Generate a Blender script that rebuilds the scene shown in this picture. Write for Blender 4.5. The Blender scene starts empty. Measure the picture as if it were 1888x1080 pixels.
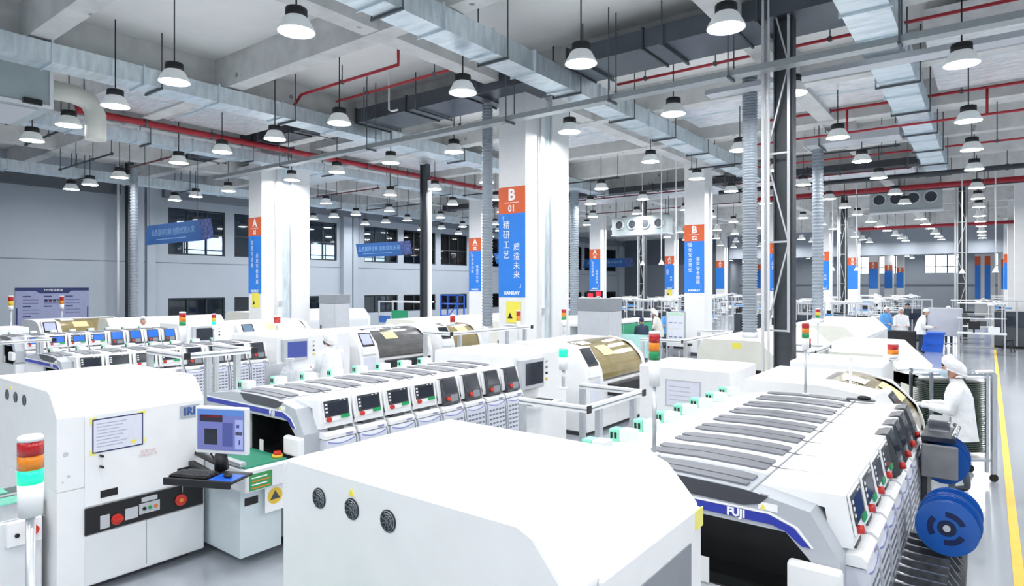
import bpy, math, random
from mathutils import Vector, Matrix
random.seed(7)
C = bpy.context.scene.collection
SC = bpy.context.scene
PI = math.pi

# ------------------------------------------------------------------ camera, world, exposure
cam_d = bpy.data.cameras.new('camera')
cam = bpy.data.objects.new('camera', cam_d)
C.objects.link(cam)
cam.location = (0, 0, 2.55)
cam.rotation_euler = (PI / 2, 0, math.atan2(0.6035, 0.7974))
cam_d.sensor_width = 36
cam_d.lens = 36 * 1160 / 1888
cam_d.shift_y = -13 / 1888
cam_d.clip_end = 400
SC.camera = cam
w = bpy.data.worlds.new('world')
SC.world = w
w.use_nodes = True
w.node_tree.nodes['Background'].inputs[0].default_value = (0.75, 0.86, 1.0, 1)
w.node_tree.nodes['Background'].inputs[1].default_value = 1.0
SC.view_settings.view_transform = 'Standard'
SC.view_settings.look = 'None'
SC.view_settings.gamma = 1
SC.view_settings.use_curve_mapping = False
SC.view_settings.exposure = 0.0
LAMP_POWER = 104.0
SC.cycles.max_bounces = 8
SC.cycles.diffuse_bounces = 5
SC.cycles.glossy_bounces = 3
SC.cycles.transparent_max_bounces = 12


# ------------------------------------------------------------------ helpers
def lin(c):
    c = c / 255.0
    return c / 12.92 if c <= 0.04045 else ((c + 0.055) / 1.055) ** 2.4


_mats = {}


def mat(name, rgb, rough=0.5, metal=0.0, emit=0.0, var=0.0, scale=6.0, bump=0.0, alpha=1.0, stretch=(1, 1, 1), coat=0.0, dots=0.0):
    """principled material with procedural noise variation"""
    if name in _mats:
        return _mats[name]
    m = bpy.data.materials.new(name)
    m.use_nodes = True
    nt = m.node_tree
    b = nt.nodes['Principled BSDF']
    col = (lin(rgb[0]), lin(rgb[1]), lin(rgb[2]), 1)
    b.inputs['Base Color'].default_value = col
    b.inputs['Roughness'].default_value = rough
    b.inputs['Metallic'].default_value = metal
    if coat:
        b.inputs['Coat Weight'].default_value = coat
        b.inputs['Coat Roughness'].default_value = 0.1
    if emit:
        b.inputs['Emission Color'].default_value = col
        b.inputs['Emission Strength'].default_value = emit
    if alpha < 1:
        b.inputs['Alpha'].default_value = alpha
    if var or bump:
        tc = nt.nodes.new('ShaderNodeTexCoord')
        mp = nt.nodes.new('ShaderNodeMapping')
        mp.inputs['Scale'].default_value = stretch
        nt.links.new(tc.outputs['Object'], mp.inputs[0])
        nz = nt.nodes.new('ShaderNodeTexNoise')
        nz.inputs['Scale'].default_value = scale
        nz.inputs['Detail'].default_value = 6
        nt.links.new(mp.outputs[0], nz.inputs['Vector'])
        if var:
            mx = nt.nodes.new('ShaderNodeMix')
            mx.data_type = 'RGBA'
            mx.inputs['A'].default_value = tuple(max(0, x * (1 - var)) for x in col[:3]) + (1,)
            mx.inputs['B'].default_value = tuple(min(1, x * (1 + var)) for x in col[:3]) + (1,)
            rp = nt.nodes.new('ShaderNodeMapRange')
            rp.inputs['From Min'].default_value = 0.3
            rp.inputs['From Max'].default_value = 0.7
            nt.links.new(nz.outputs['Fac'], rp.inputs['Value'])
            nt.links.new(rp.outputs[0], mx.inputs['Factor'])
            last = mx.outputs['Result']
            if dots:
                vo = nt.nodes.new('ShaderNodeTexVoronoi')
                vo.inputs['Scale'].default_value = 1.6
                nt.links.new(tc.outputs['Object'], vo.inputs['Vector'])
                r2 = nt.nodes.new('ShaderNodeMapRange')
                r2.inputs['From Min'].default_value = 0.07
                r2.inputs['From Max'].default_value = 0.11
                nt.links.new(vo.outputs['Distance'], r2.inputs['Value'])
                m2 = nt.nodes.new('ShaderNodeMix')
                m2.data_type = 'RGBA'
                m2.inputs['A'].default_value = tuple(x * (1 - dots) for x in col[:3]) + (1,)
                nt.links.new(r2.outputs[0], m2.inputs['Factor'])
                nt.links.new(last, m2.inputs['B'])
                last = m2.outputs['Result']
            nt.links.new(last, b.inputs['Base Color'])
        if bump:
            bp = nt.nodes.new('ShaderNodeBump')
            bp.inputs['Strength'].default_value = bump
            bp.inputs['Distance'].default_value = 0.05
            nt.links.new(nz.outputs['Fac'], bp.inputs['Height'])
            nt.links.new(bp.outputs[0], b.inputs['Normal'])
    _mats[name] = m
    return m


WHITE = mat('white_paint', (243, 244, 245), 0.4, var=0.02)
WHITE2 = mat('soft_white_paint', (228, 231, 234), 0.45, var=0.02)
LGREY = mat('light_grey_paint', (196, 200, 206), 0.45, var=0.03)
GREY = mat('grey_paint', (140, 145, 152), 0.5, var=0.04)
DGREY = mat('dark_grey_paint', (74, 78, 84), 0.5, var=0.05)
BLACK = mat('black_plastic', (22, 23, 26), 0.45, var=0.1)
RUBBER = mat('black_rubber', (30, 30, 32), 0.7, var=0.1)
TINT = mat('tinted_window', (112, 115, 123), 0.42, var=0.12, scale=3, stretch=(1, 5, 1))
OLIVE = mat('olive_acrylic', (150, 135, 92), 0.12, var=0.15, scale=4, coat=0.6)
SMOKE = mat('smoke_acrylic', (92, 92, 92), 0.15, var=0.2, scale=4, coat=0.6)
ALU = mat('brushed_aluminium', (205, 208, 212), 0.35, 0.6, var=0.06, scale=30)
STEEL = mat('steel', (150, 155, 160), 0.3, 0.8, var=0.08, scale=20)
CHROME = mat('chrome', (210, 214, 218), 0.12, 1.0)
GALV = mat('galvanised_sheet', (222, 234, 240), 0.34, 0.6, var=0.14, scale=2.5, bump=0.15, stretch=(1, 4, 1))
FOIL = mat('aluminium_foil', (236, 241, 246), 0.3, 0.6, var=0.2, scale=3.0, bump=0.6, stretch=(1, 5, 1))
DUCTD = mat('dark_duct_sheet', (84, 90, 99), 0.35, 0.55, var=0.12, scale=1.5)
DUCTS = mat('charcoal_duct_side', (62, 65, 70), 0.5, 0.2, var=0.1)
CONC = mat('concrete', (206, 207, 206), 0.8, var=0.12, scale=2.5, bump=0.1, dots=0.55)
SLAB = mat('painted_slab', (232, 232, 230), 0.8, var=0.05, scale=1)
WALLM = mat('grey_wall_paint', (168, 177, 187), 0.7, var=0.04, scale=0.6)
WALLD = mat('dark_grey_wall_paint', (112, 120, 130), 0.7, var=0.04, scale=0.6)
COLM = mat('white_column_paint', (236, 237, 238), 0.6, var=0.02)
RED = mat('red_pipe_paint', (168, 34, 48), 0.4, var=0.08)
REDD = mat('dark_red_pipe_paint', (112, 40, 48), 0.5, var=0.1)
STEELC = mat('charcoal_steel', (78, 83, 88), 0.45, 0.3, var=0.08)
BLUEB = mat('banner_blue', (44, 130, 226), 0.5, var=0.03)
ORANGE = mat('banner_orange', (222, 100, 54), 0.5, var=0.04)
PRINTW = mat('white_print', (248, 249, 250), 0.5)
NAVY = mat('navy_print', (30, 44, 96), 0.5, var=0.05)
BLUE = mat('machine_blue', (44, 58, 168), 0.4, var=0.03)
REELB = mat('reel_blue', (30, 92, 178), 0.25, var=0.06, coat=0.4)
BINB = mat('bin_blue', (38, 102, 216), 0.4, var=0.05)
GREENB = mat('green_board', (26, 150, 104), 0.5, var=0.06)
CAPG = mat('mint_green_plastic', (140, 226, 196), 0.35, var=0.04)
SCREEN = mat('dark_screen', (40, 46, 58), 0.12, var=0.15, scale=8)
SCRB = mat('blue_screen', (62, 74, 140), 0.2, emit=0.5)
SCRBL = mat('bright_blue_screen', (40, 100, 200), 0.2, emit=0.5)
SCRLT = mat('pale_screen', (176, 182, 220), 0.2, emit=0.35)
BTNR = mat('red_button', (204, 52, 40), 0.3)
BTNG = mat('green_button', (20, 160, 90), 0.3)
BTNO = mat('orange_button', (226, 120, 40), 0.3)
LRED = mat('red_lens', (190, 22, 26), 0.2, coat=0.5)
LORG = mat('amber_lens', (238, 140, 20), 0.2, coat=0.5)
LYEL = mat('yellow_lens', (240, 205, 60), 0.2, coat=0.5)
LGRN = mat('green_lens', (10, 150, 84), 0.2, coat=0.5)
LGON = mat('green_lens_lit', (30, 225, 160), 0.2, emit=1.1)
LGON2 = mat('green_core_lit', (150, 255, 225), 0.2, emit=2.2)
YEL = mat('yellow_paint', (240, 200, 70), 0.5, var=0.06)
YELS = mat('yellow_sticker', (244, 232, 90), 0.5)
PAPER = mat('paper', (226, 228, 240), 0.7, var=0.03, scale=14, stretch=(1, 6, 1))
SKIN = mat('skin', (214, 160, 138), 0.5, var=0.04)
HAIR = mat('dark_hair', (38, 30, 28), 0.5, var=0.2, scale=40)
COAT = mat('white_lab_coat', (236, 238, 240), 0.8, var=0.05, scale=10, bump=0.4)
CAPW = mat('white_cap_cloth', (240, 241, 243), 0.8, var=0.03, scale=14, bump=0.5)
TROUS = mat('grey_trousers', (82, 90, 100), 0.8, var=0.08)
NAVYC = mat('navy_cloth', (46, 58, 82), 0.8, var=0.08)
BLUEC = mat('blue_cloth', (96, 160, 220), 0.8, var=0.08)
MASKM = mat('face_mask', (182, 206, 220), 0.8)
MESHM = mat('wire_mesh', (120, 124, 128), 0.4, 0.7, var=0.3, scale=60)
PCB = mat('dark_green_boards', (62, 78, 66), 0.4, var=0.1)
BAGM = mat('grey_plastic_bag', (196, 200, 206), 0.3, var=0.15, scale=8, bump=0.8)
WOODP = mat('cream_panel', (226, 226, 216), 0.5, var=0.03)
CYANP = mat('pale_cyan_panel', (186, 232, 226), 0.4, var=0.03)
LAMPW = mat('lamp_white_shade', (236, 240, 240), 0.4, emit=0.12)
LAMPE = mat('lamp_diffuser', (255, 255, 255), 0.5, emit=LAMP_POWER)
SKYW = mat('daylight_window', (235, 244, 255), 0.5, emit=3.0)


def glass_mat():
    m = bpy.data.materials.new('window_glass')
    m.use_nodes = True
    nt = m.node_tree
    nt.nodes.clear()
    o = nt.nodes.new('ShaderNodeOutputMaterial')
    t = nt.nodes.new('ShaderNodeBsdfTransparent')
    t.inputs[0].default_value = (0.62, 0.7, 0.76, 1)
    g = nt.nodes.new('ShaderNodeBsdfGlossy')
    g.inputs['Roughness'].default_value = 0.04
    fr = nt.nodes.new('ShaderNodeFresnel')
    mx = nt.nodes.new('ShaderNodeMixShader')
    nt.links.new(fr.outputs[0], mx.inputs[0])
    nt.links.new(t.outputs[0], mx.inputs[1])
    nt.links.new(g.outputs[0], mx.inputs[2])
    nt.links.new(mx.outputs[0], o.inputs[0])
    return m


GLASS = glass_mat()


def floor_mat():
    m = mat('epoxy_floor', (172, 178, 186), 0.16, var=0.05, scale=0.5, coat=0.3)
    return m


class MB:
    """collects shapes, then links them as ONE mesh object"""

    def __init__(s):
        s.v = []; s.f = []; s.mi = []; s.sm = []

    def add(s, vs, fs, m=0, smooth=False):
        n = len(s.v)
        s.v += [tuple(p) for p in vs]
        for f in fs:
            s.f.append(tuple(i + n for i in f)); s.mi.append(m); s.sm.append(smooth)
        return s

    def box(s, x0, x1, y0, y1, z0, z1, m=0):
        return s.add([(x0, y0, z0), (x1, y0, z0), (x1, y1, z0), (x0, y1, z0), (x0, y0, z1), (x1, y0, z1), (x1, y1, z1), (x0, y1, z1)],
                     [(0, 3, 2, 1), (4, 5, 6, 7), (0, 1, 5, 4), (1, 2, 6, 5), (2, 3, 7, 6), (3, 0, 4, 7)], m)

    def obox(s, c, size, R, m=0):
        c = Vector(c); hx, hy, hz = size[0] / 2, size[1] / 2, size[2] / 2
        vs = [c + R @ Vector((a * hx, b * hy, d * hz)) for d in (-1, 1) for a, b in ((-1, -1), (1, -1), (1, 1), (-1, 1))]
        return s.add(vs, [(0, 3, 2, 1), (4, 5, 6, 7), (0, 1, 5, 4), (1, 2, 6, 5), (2, 3, 7, 6), (3, 0, 4, 7)], m)

    def cyl(s, p0, p1, r0, r1=None, n=12, m=0, smooth=True):
        r1 = r0 if r1 is None else r1
        p0 = Vector(p0); p1 = Vector(p1); d = (p1 - p0).normalized()
        a = d.orthogonal().normalized(); b = d.cross(a)
        vs = [p0 + (a * math.cos(t) + b * math.sin(t)) * r0 for t in [2 * PI * i / n for i in range(n)]]
        vs += [p1 + (a * math.cos(t) + b * math.sin(t)) * r1 for t in [2 * PI * i / n for i in range(n)]]
        s.add(vs, [(i, (i + 1) % n, n + (i + 1) % n, n + i) for i in range(n)], m, smooth)
        s.add(vs[:n], [tuple(reversed(range(n)))], m)
        s.add(vs[n:], [tuple(range(n))], m)
        return s

    def bar(s, p0, p1, w, h=None, m=0):
        """rectangular bar between two points"""
        h = w if h is None else h
        p0 = Vector(p0); p1 = Vector(p1); d = p1 - p0; L = d.length; d.normalize()
        up = Vector((0, 0, 1)) if abs(d.z) < 0.95 else Vector((0, 1, 0))
        a = d.cross(up).normalized(); b = a.cross(d)
        R = Matrix((d, a, b)).transposed()
        return s.obox((p0 + p1) / 2, (L, w, h), R, m)

    def tube(s, pts, r, n=8, m=0):
        pts = [Vector(p) for p in pts]
        rings = []
        ref = None
        for i, p in enumerate(pts):
            d = (pts[min(i + 1, len(pts) - 1)] - pts[max(i - 1, 0)]).normalized()
            a = d.orthogonal().normalized() if ref is None else (ref - d * ref.dot(d)).normalized()
            ref = a
            b = d.cross(a)
            rr = r[i] if isinstance(r, (list, tuple)) else r
            rings.append([p + (a * math.cos(2 * PI * k / n) + b * math.sin(2 * PI * k / n)) * rr for k in range(n)])
        vs = [q for R in rings for q in R]
        fs = [(i * n + k, i * n + (k + 1) % n, (i + 1) * n + (k + 1) % n, (i + 1) * n + k) for i in range(len(pts) - 1) for k in range(n)]
        s.add(vs, fs, m, True)
        s.add(rings[0], [tuple(reversed(range(n)))], m)
        s.add(rings[-1], [tuple(range(n))], m)
        return s

    def prism(s, prof, axis, t0, t1, m=0, smooth=False):
        """polygon profile extruded along an axis: 'y' uses (x,z), 'x' uses (y,z), 'z' uses (x,y)"""
        def P(a, b, t):
            return (a, t, b) if axis == 'y' else ((t, a, b) if axis == 'x' else (a, b, t))
        n = len(prof)
        vs = [P(a, b, t0) for a, b in prof] + [P(a, b, t1) for a, b in prof]
        s.add(vs, [(i, (i + 1) % n, n + (i + 1) % n, n + i) for i in range(n)], m, smooth)
        s.add(vs, [tuple(reversed(range(n))), tuple(range(n, 2 * n))], m)
        return s

    def lathe(s, prof, c, n=20, m=0, smooth=True):
        """profile of (r, z) turned about a vertical axis through c"""
        vs = [(c[0] + r * math.cos(2 * PI * k / n), c[1] + r * math.sin(2 * PI * k / n), c[2] + z) for r, z in prof for k in range(n)]
        fs = [(i * n + k, i * n + (k + 1) % n, (i + 1) * n + (k + 1) % n, (i + 1) * n + k) for i in range(len(prof) - 1) for k in range(n)]
        return s.add(vs, fs, m, smooth)

    def loft(s, rings, m=0, caps=True, smooth=True):
        n = len(rings[0])
        vs = [p for R in rings for p in R]
        fs = [(i * n + k, i * n + (k + 1) % n, (i + 1) * n + (k + 1) % n, (i + 1) * n + k) for i in range(len(rings) - 1) for k in range(n)]
        s.add(vs, fs, m, smooth)
        if caps:
            s.add(rings[0], [tuple(reversed(range(n)))], m)
            s.add(rings[-1], [tuple(range(n))], m)
        return s

    def ball(s, c, r, n=12, k=8, m=0):
        rx, ry, rz = r if isinstance(r, (tuple, list)) else (r, r, r)
        rings = []
        for i in range(k + 1):
            t = PI * (i + 0.02) / (k + 0.04) - PI / 2
            rings.append([(c[0] + rx * math.cos(t) * math.cos(2 * PI * j / n), c[1] + ry * math.cos(t) * math.sin(2 * PI * j / n), c[2] + rz * math.sin(t)) for j in range(n)])
        return s.loft(rings, m)

    def build(s, name, mats, parent=None, bevel=0.0, seg=1, fix=True):
        me = bpy.data.meshes.new(name)
        me.from_pydata(s.v, [], s.f)
        for m in (mats if isinstance(mats, (list, tuple)) else [mats]):
            me.materials.append(m)
        me.polygons.foreach_set('material_index', s.mi)
        me.polygons.foreach_set('use_smooth', s.sm)
        if fix:
            import bmesh
            bm = bmesh.new(); bm.from_mesh(me)
            bmesh.ops.remove_doubles(bm, verts=bm.verts, dist=1e-5)
            bmesh.ops.recalc_face_normals(bm, faces=bm.faces)
            bm.to_mesh(me); bm.free()
        o = bpy.data.objects.new(name, me)
        C.objects.link(o)
        if parent is not None:
            o.parent = parent
            r = parent
            if r.parent is None:
                o.location = -Vector(r.location)
        if bevel:
            b = o.modifiers.new('bevel', 'BEVEL')
            b.width = bevel; b.segments = seg; b.limit_method = 'ANGLE'; b.angle_limit = 0.6
        return o


def tag(o, label=None, cat=None, group=None, kind=None):
    if label: o['label'] = label
    if cat: o['category'] = cat
    if group: o['group'] = group
    if kind: o['kind'] = kind
    return o


def thing(name, label, cat, loc=(0, 0, 0), group=None):
    o = bpy.data.objects.new(name, None)
    o.empty_display_size = 0.1
    C.objects.link(o)
    o.location = loc
    return tag(o, label, cat, group)


def struct(name, mb, mats, parent=None, **k):
    o = mb.build(name, mats, parent, **k)
    if parent is None:
        o['kind'] = 'structure'
    return o


def kids(o):
    return list(o.children)


def dup(root, loc, label, group=None, rotz=None):
    """a copy of a thing with copies of its parts and sub-parts"""
    r = root.copy(); C.objects.link(r); r.location = loc
    if rotz is not None: r.rotation_euler = (0, 0, rotz)
    if label: r['label'] = label
    if group: r['group'] = group
    for ch in kids(root):
        c = ch.copy(); C.objects.link(c); c.parent = r
        for g in kids(ch):
            d = g.copy(); C.objects.link(d); d.parent = c
    return r


_txt = {}


def text(body, size, loc, right, up, m, parent, name='lettering', align='CENTER', depth=0.002, bold=0.0, vertical=False):
    """flat lettering standing on a surface, turned into a mesh"""
    cu = bpy.data.curves.new('txt', 'FONT')
    cu.body = body; cu.size = size; cu.align_x = align; cu.align_y = 'CENTER'; cu.extrude = 0; cu.offset = bold
    cu.resolution_u = 2
    if vertical: cu.space_line = 1.12
    to = bpy.data.objects.new('txt', cu); C.objects.link(to)
    bpy.context.view_layer.update()
    me = bpy.data.meshes.new_from_object(to.evaluated_get(bpy.context.evaluated_depsgraph_get()))
    bpy.data.objects.remove(to); bpy.data.curves.remove(cu)
    R = Vector(right).normalized(); U = Vector(up).normalized(); N = R.cross(U)
    M = Matrix((R, U, N)).transposed()
    L = Vector(loc)
    for v in me.vertices:
        v.co = M @ v.co + L + N * depth
    me.materials.clear(); me.materials.append(m)
    o = bpy.data.objects.new(name, me); C.objects.link(o)
    if parent is not None:
        o.parent = parent
        if parent.parent is None: o.location = -Vector(parent.location)
    return o


ORD = ['first', 'second', 'third', 'fourth', 'fifth', 'sixth', 'seventh', 'eighth', 'ninth', 'tenth', 'eleventh', 'twelfth', 'thirteenth', 'fourteenth', 'fifteenth', 'sixteenth', 'seventeenth', 'eighteenth', 'nineteenth', 'twentieth']

# ------------------------------------------------------------------ the room
XL, XR, YB, YF = -29.5, 12.0, -9.0, 95.0      # left wall, right wall, wall behind, far wall
ZC = 7.7                                       # slab underside
ZB = 7.0                                       # beam underside
struct('floor', MB().box(XL - 4, XR, YB, YF + 4, -0.1, 0), floor_mat())
struct('ceiling', MB().box(XL - 4, XR, YB, YF + 4, ZC, ZC + 0.2), SLAB)
struct('wall_right', MB().box(XR, XR + 0.2, YB, YF, 0, ZC), WALLM)
struct('wall_back', MB().box(XL, XR, YB - 0.2, YB, 0, ZC), WALLM)
# left wall with window openings
UP0, UP1, LO0, LO1 = 3.98, 6.1, 0.95, 2.0
WIN = []
for bay in range(-1, 8):
    y = 11.4 + 11.2 * bay
    for a, b in ((1.87, 4.53), (5.0, 7.9), (8.4, 11.1)):
        WIN.append((y + a, y + b))
WINV = [wn for wn in WIN if 12.5 < wn[0] < 57]
lw = MB()
def wall_band(z0, z1, holes):
    y = YB
    for a, b in holes:
        lw.box(XL - 0.25, XL, y, a, z0, z1); y = b
    lw.box(XL - 0.25, XL, y, YF, z0, z1)
lw.box(XL - 0.25, XL, YB, YF, 0, LO0)
wall_band(LO0, LO1, WINV)
lw.box(XL - 0.25, XL, YB, YF, LO1, UP0)
wall_band(UP0, UP1, WINV)
lw.box(XL - 0.25, XL, YB, YF, UP1, ZC)
wl = struct('wall_left', lw, WALLM)
MB().box(XL - 0.004, XL + 0.006, YB, 57, 3.58, 3.62).build('groove', WALLD, wl)
# pilasters, wall beam
for i, k in enumerate(range(-1, 8)):
    y = 11.4 + 11.2 * k
    struct('trim_%d' % (i + 1), MB().box(XL, XL + 0.28, y + 0.15, y + 0.75, 0, ZB).box(XL, XL + 0.2, y + 0.9, y + 1.25, 0, ZB), WALLM)
struct('trim_20', MB().box(XL, XL + 0.35, YB, 11.2, 6.42, 6.85), mat('dark_beam', (88, 94, 100), 0.6, var=0.06))
struct('trim_21', MB().box(XL, XL + 0.3, 13, 90, 6.5, 6.9), WALLD)
# corridor behind the windows
co = MB()
co.box(XL - 3.4, XL - 3.3, 12, 58, 0, 7.0).box(XL - 3.3, XL - 0.25, 12, 58, 3.2, 3.4).box(XL - 3.3, XL - 0.25, 12, 58, 6.6, 6.7).box(XL - 3.3, XL - 0.25, 11.9, 12, 0, 7).box(XL - 3.3, XL - 0.25, 58, 58.1, 0, 7)
struct('wall_corridor', co, mat('corridor_paint', (112, 120, 130), 0.7, var=0.05, scale=0.7))
FRAME = mat('window_frame_dark', (48, 54, 62), 0.4, 0.3)
nwin = 0
def window_x(x, y0, y1, z0, z1, nmul, zmid, with_day=None):
    global nwin
    nwin += 1
    t = MB()
    fw = 0.07
    t.box(x - 0.15, x - 0.05, y0, y1, z0, z0 + fw).box(x - 0.15, x - 0.05, y0, y1, z1 - fw, z1)
    t.box(x - 0.15, x - 0.05, y0, y0 + fw, z0 + fw, z1 - fw).box(x - 0.15, x - 0.05, y1 - fw, y1, z0 + fw, z1 - fw)
    o = struct('window_%d' % nwin, t, FRAME)
    mu = MB()
    ys = [y0 + (y1 - y0) * k / nmul for k in range(1, nmul)]
    for yy in ys:
        MB().box(x - 0.14, x - 0.06, yy - 0.035, yy + 0.035, z0 + fw, z1 - fw).build('mullion', FRAME, o)
    if zmid:
        MB().box(x - 0.135, x - 0.065, y0 + fw, y1 - fw, zmid - 0.03, zmid + 0.03).build('transom', FRAME, o)
    ed = [y0 + fw] + ys + [y1 - fw]
    for a, b in zip(ed, ed[1:]):
        MB().box(x - 0.103, x - 0.097, a, b, z0 + fw, z1 - fw).build('pane', GLASS, o)
    return o
for (a, b) in WINV:
    window_x(XL, a, b, UP0, UP1, 3, UP0 + 1.0)
for (a, b) in WINV:
    window_x(XL, a, b, LO0, LO1, 3, None)
for zz in (3.12, 6.52):
    for k in range(7):
        o = MB().box(XL - 2.1, XL - 1.9, 14.0 + 5.6 * k, 15.3 + 5.6 * k, zz, zz + 0.06).build('corridor_lamp', mat('corridor_lamp_light', (240, 246, 255), 0.5, emit=7.0))
        tag(o, 'lit strip lamp in the corridor behind the %s left wall windows, %s along' % ('lower' if zz < 4 else 'upper', ['first', 'second', 'third', 'fourth', 'fifth', 'sixth', 'seventh'][k]), 'lamp', 'corridor strip lamps')
# daylight windows on the outer side of the corridor
for i in range(11):
    y = 15.5 + 3.75 * i
    o = struct('window_%d' % (100 + i), MB().box(XL - 3.3, XL - 3.27, y, y + 2.2, 3.7, 5.1), SKYW)
    for yy in (y, y + 1.08, y + 2.15):
        MB().box(XL - 3.27, XL - 3.23, yy, yy + 0.05, 3.7, 5.1).build('mullion', FRAME, o)
    MB().box(XL - 3.27, XL - 3.24, y, y + 2.2, 4.4, 4.45).build('transom', FRAME, o)
# far wall with windows
fwm = MB()
holes = [(-14.5, -8.6), (-6.4, -2.9), (0.6, 4.2)]
fwm.box(XL, XR, YF, YF + 0.25, 0, 4.2)
x = XL
for a, b in holes:
    fwm.box(x, a, YF, YF + 0.25, 4.2, 6.4); x = b
fwm.box(x, XR, YF, YF + 0.25, 4.2, 6.4).box(XL, XR, YF, YF + 0.25, 6.4, ZC)
wf = struct('wall_front', fwm, WALLM)
MB().box(XL, XR, YF - 0.12, YF, 2.6, 2.75).build('ledge', WALLD, wf)
for i, (a, b) in enumerate(holes):
    o = struct('window_%d' % (120 + i), MB().box(a, b, YF + 0.2, YF + 0.24, 4.2, 6.4), SKYW)
    n = max(2, int((b - a) / 0.9))
    for k in range(n + 1):
        xx = a + (b - a) * k / n
        MB().box(xx - 0.06, xx + 0.06, YF + 0.06, YF + 0.16, 4.2, 6.4).build('mullion', FRAME, o)
    MB().box(a, b, YF + 0.08, YF + 0.14, 4.95, 5.05).build('transom', FRAME, o)
# bulkhead across the hall and the solid partition on its left
struct('wall_bulkhead', MB().box(-19.2, XR, 58, 58.3, 5.0, ZC), mat('bulkhead_paint', (150, 158, 168), 0.7, var=0.04, scale=0.4))
pw = struct('wall_partition', MB().box(XL, -19.0, 58, 58.3, 0, ZC), WALLD)
MB().box(-27.5, -22.5, 57.95, 58, 0.0, 4.6).build('door_panel', mat('shutter_grey', (140, 148, 158), 0.6, var=0.05), pw)
# yellow floor line
struct('trim_30', MB().box(0.175, 0.255, 2, 60, 0.0, 0.004), YEL)

# ------------------------------------------------------------------ columns and beams
n = 40
for row, xc in (('A', -19.05), ('B', -8.55), ('C', 1.25)):
    for k in range(0, 8):
        yc = 11.5 + 11.2 * k
        if row == 'C' and k < 2: continue
        if row == 'A' and k > 5: continue
        t = MB()
        h = 0.375
        if k == 0:
            t.box(xc - h, xc + h, yc - h + 0.17, yc + h + 0.17, 0, ZC)
            t.box(xc - h, xc + h, yc + 0.9, yc + 1.6, 0, ZC)
            o = struct('column', t, COLM)
            MB().box(xc + 0.1, xc + 0.3, yc + 0.58, yc + 0.88, 0, 6.9).build('expansion_joint_cover', GALV, o)
            MB().cyl((xc + h + 0.06, yc + 0.3, 0), (xc + h + 0.06, yc + 0.3, 6.5), 0.025, n=8).build('conduit', WHITE, o)
            MB().box(xc + h, xc + h + 0.1, yc + 0.42, yc + 0.52, 1.9, 2.05).build('socket_box', LGREY, o)
        else:
            t.box(xc - h, xc + h, yc - h, yc + h, 0, ZC)
            o = struct('column', t, COLM)
            MB().box(xc + h, xc + h + 0.08, yc + 0.1, yc + 0.22, 0, 6.8).build('conduit', COLM, o)
        MB().box(xc - h - 0.01, xc + h + 0.01, yc - h - 0.01, yc + h + 0.01, 0, 0.12).build('base_skirting', DGREY, o) if k else None
bi = 60
for yc in [0.1, 3.9, 7.55, 11.6, 15.1, 18.9, 22.7, 26.4, 30.2, 33.9, 41.4, 45.1, 52.6, 56.3, 67.4, 78.6]:
    bi += 1
    struct('trim_%d' % bi, MB().box(XL, XR, yc - 0.18, yc + 0.18, ZB, ZC), CONC)
for xc in [-24.4, -19.2, -14.3, -8.7, -3.5, 1.9, 7.2]:
    bi += 1
    struct('trim_%d' % bi, MB().box(xc - 0.2, xc + 0.2, YB, YF, ZB + 0.02, ZC), CONC)

# ------------------------------------------------------------------ lamps
LX = [-27.9, -26.2, -24.5, -22.1, -18.15, -15.8, -13.4, -11.0, -7.5, -5.05, -2.8, -0.33, 3.3, 5.6]
LY = [5.05, 8.45, 12.05, 16.3, 19.8, 23.2, 27.6, 31.0, 34.4, 38.8, 42.2, 45.6, 50.0, 53.4, 56.8, 62.5, 70.0, 78.0, 86.0, 92.0]
LZ = 6.0


OBST = []
_rods = {}


def fit_rods():
    """rods of lamps under a duct end at the duct"""
    for o in list(C.objects):
        if not o.name.startswith('pendant_lamp') or o.type != 'EMPTY': continue
        x, y, z = o.location
        tops = [t for (a, b, c, d, t) in OBST if a - 0.02 < x < b + 0.02 and c - 0.02 < y < d + 0.02]
        if not tops: continue
        t = min(tops)
        for ch in o.children:
            if ch.name.startswith('suspension_rod'):
                if t not in _rods:
                    m_ = MB().cyl((0, 0, 0.3), (0, 0, t - LZ), 0.012, n=6).build('rod', BLACK)
                    _rods[t] = m_.data; bpy.data.objects.remove(m_)
                ch.data = _rods[t]; ch.location = (0, 0, 0)


def lamp_parts(x, y, r):
    t = MB().lathe([(0.03, 0.32), (0.135, 0.32), (0.145, 0.31), (0.145, 0.2), (0.02, 0.2)], (x, y, LZ), n=20)
    t.build('driver_housing', BLACK, r)
    sh = MB().lathe([(0.14, 0.2), (0.17, 0.17), (0.205, 0.1), (0.245, 0.03), (0.255, 0.0), (0.24, 0.0), (0.19, 0.09), (0.16, 0.16), (0.13, 0.19)], (x, y, LZ), n=24)
    s = sh.build('lamp_shade', LAMPW, r)
    MB().lathe([(0.0, 0.004), (0.2, 0.004), (0.235, 0.012)], (x, y, LZ), n=20).build('diffuser', LAMPE, s)
    MB().cyl((x, y, LZ + 0.3), (x, y, 7.68), 0.012, n=6).build('suspension_rod', BLACK, r)


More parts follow.
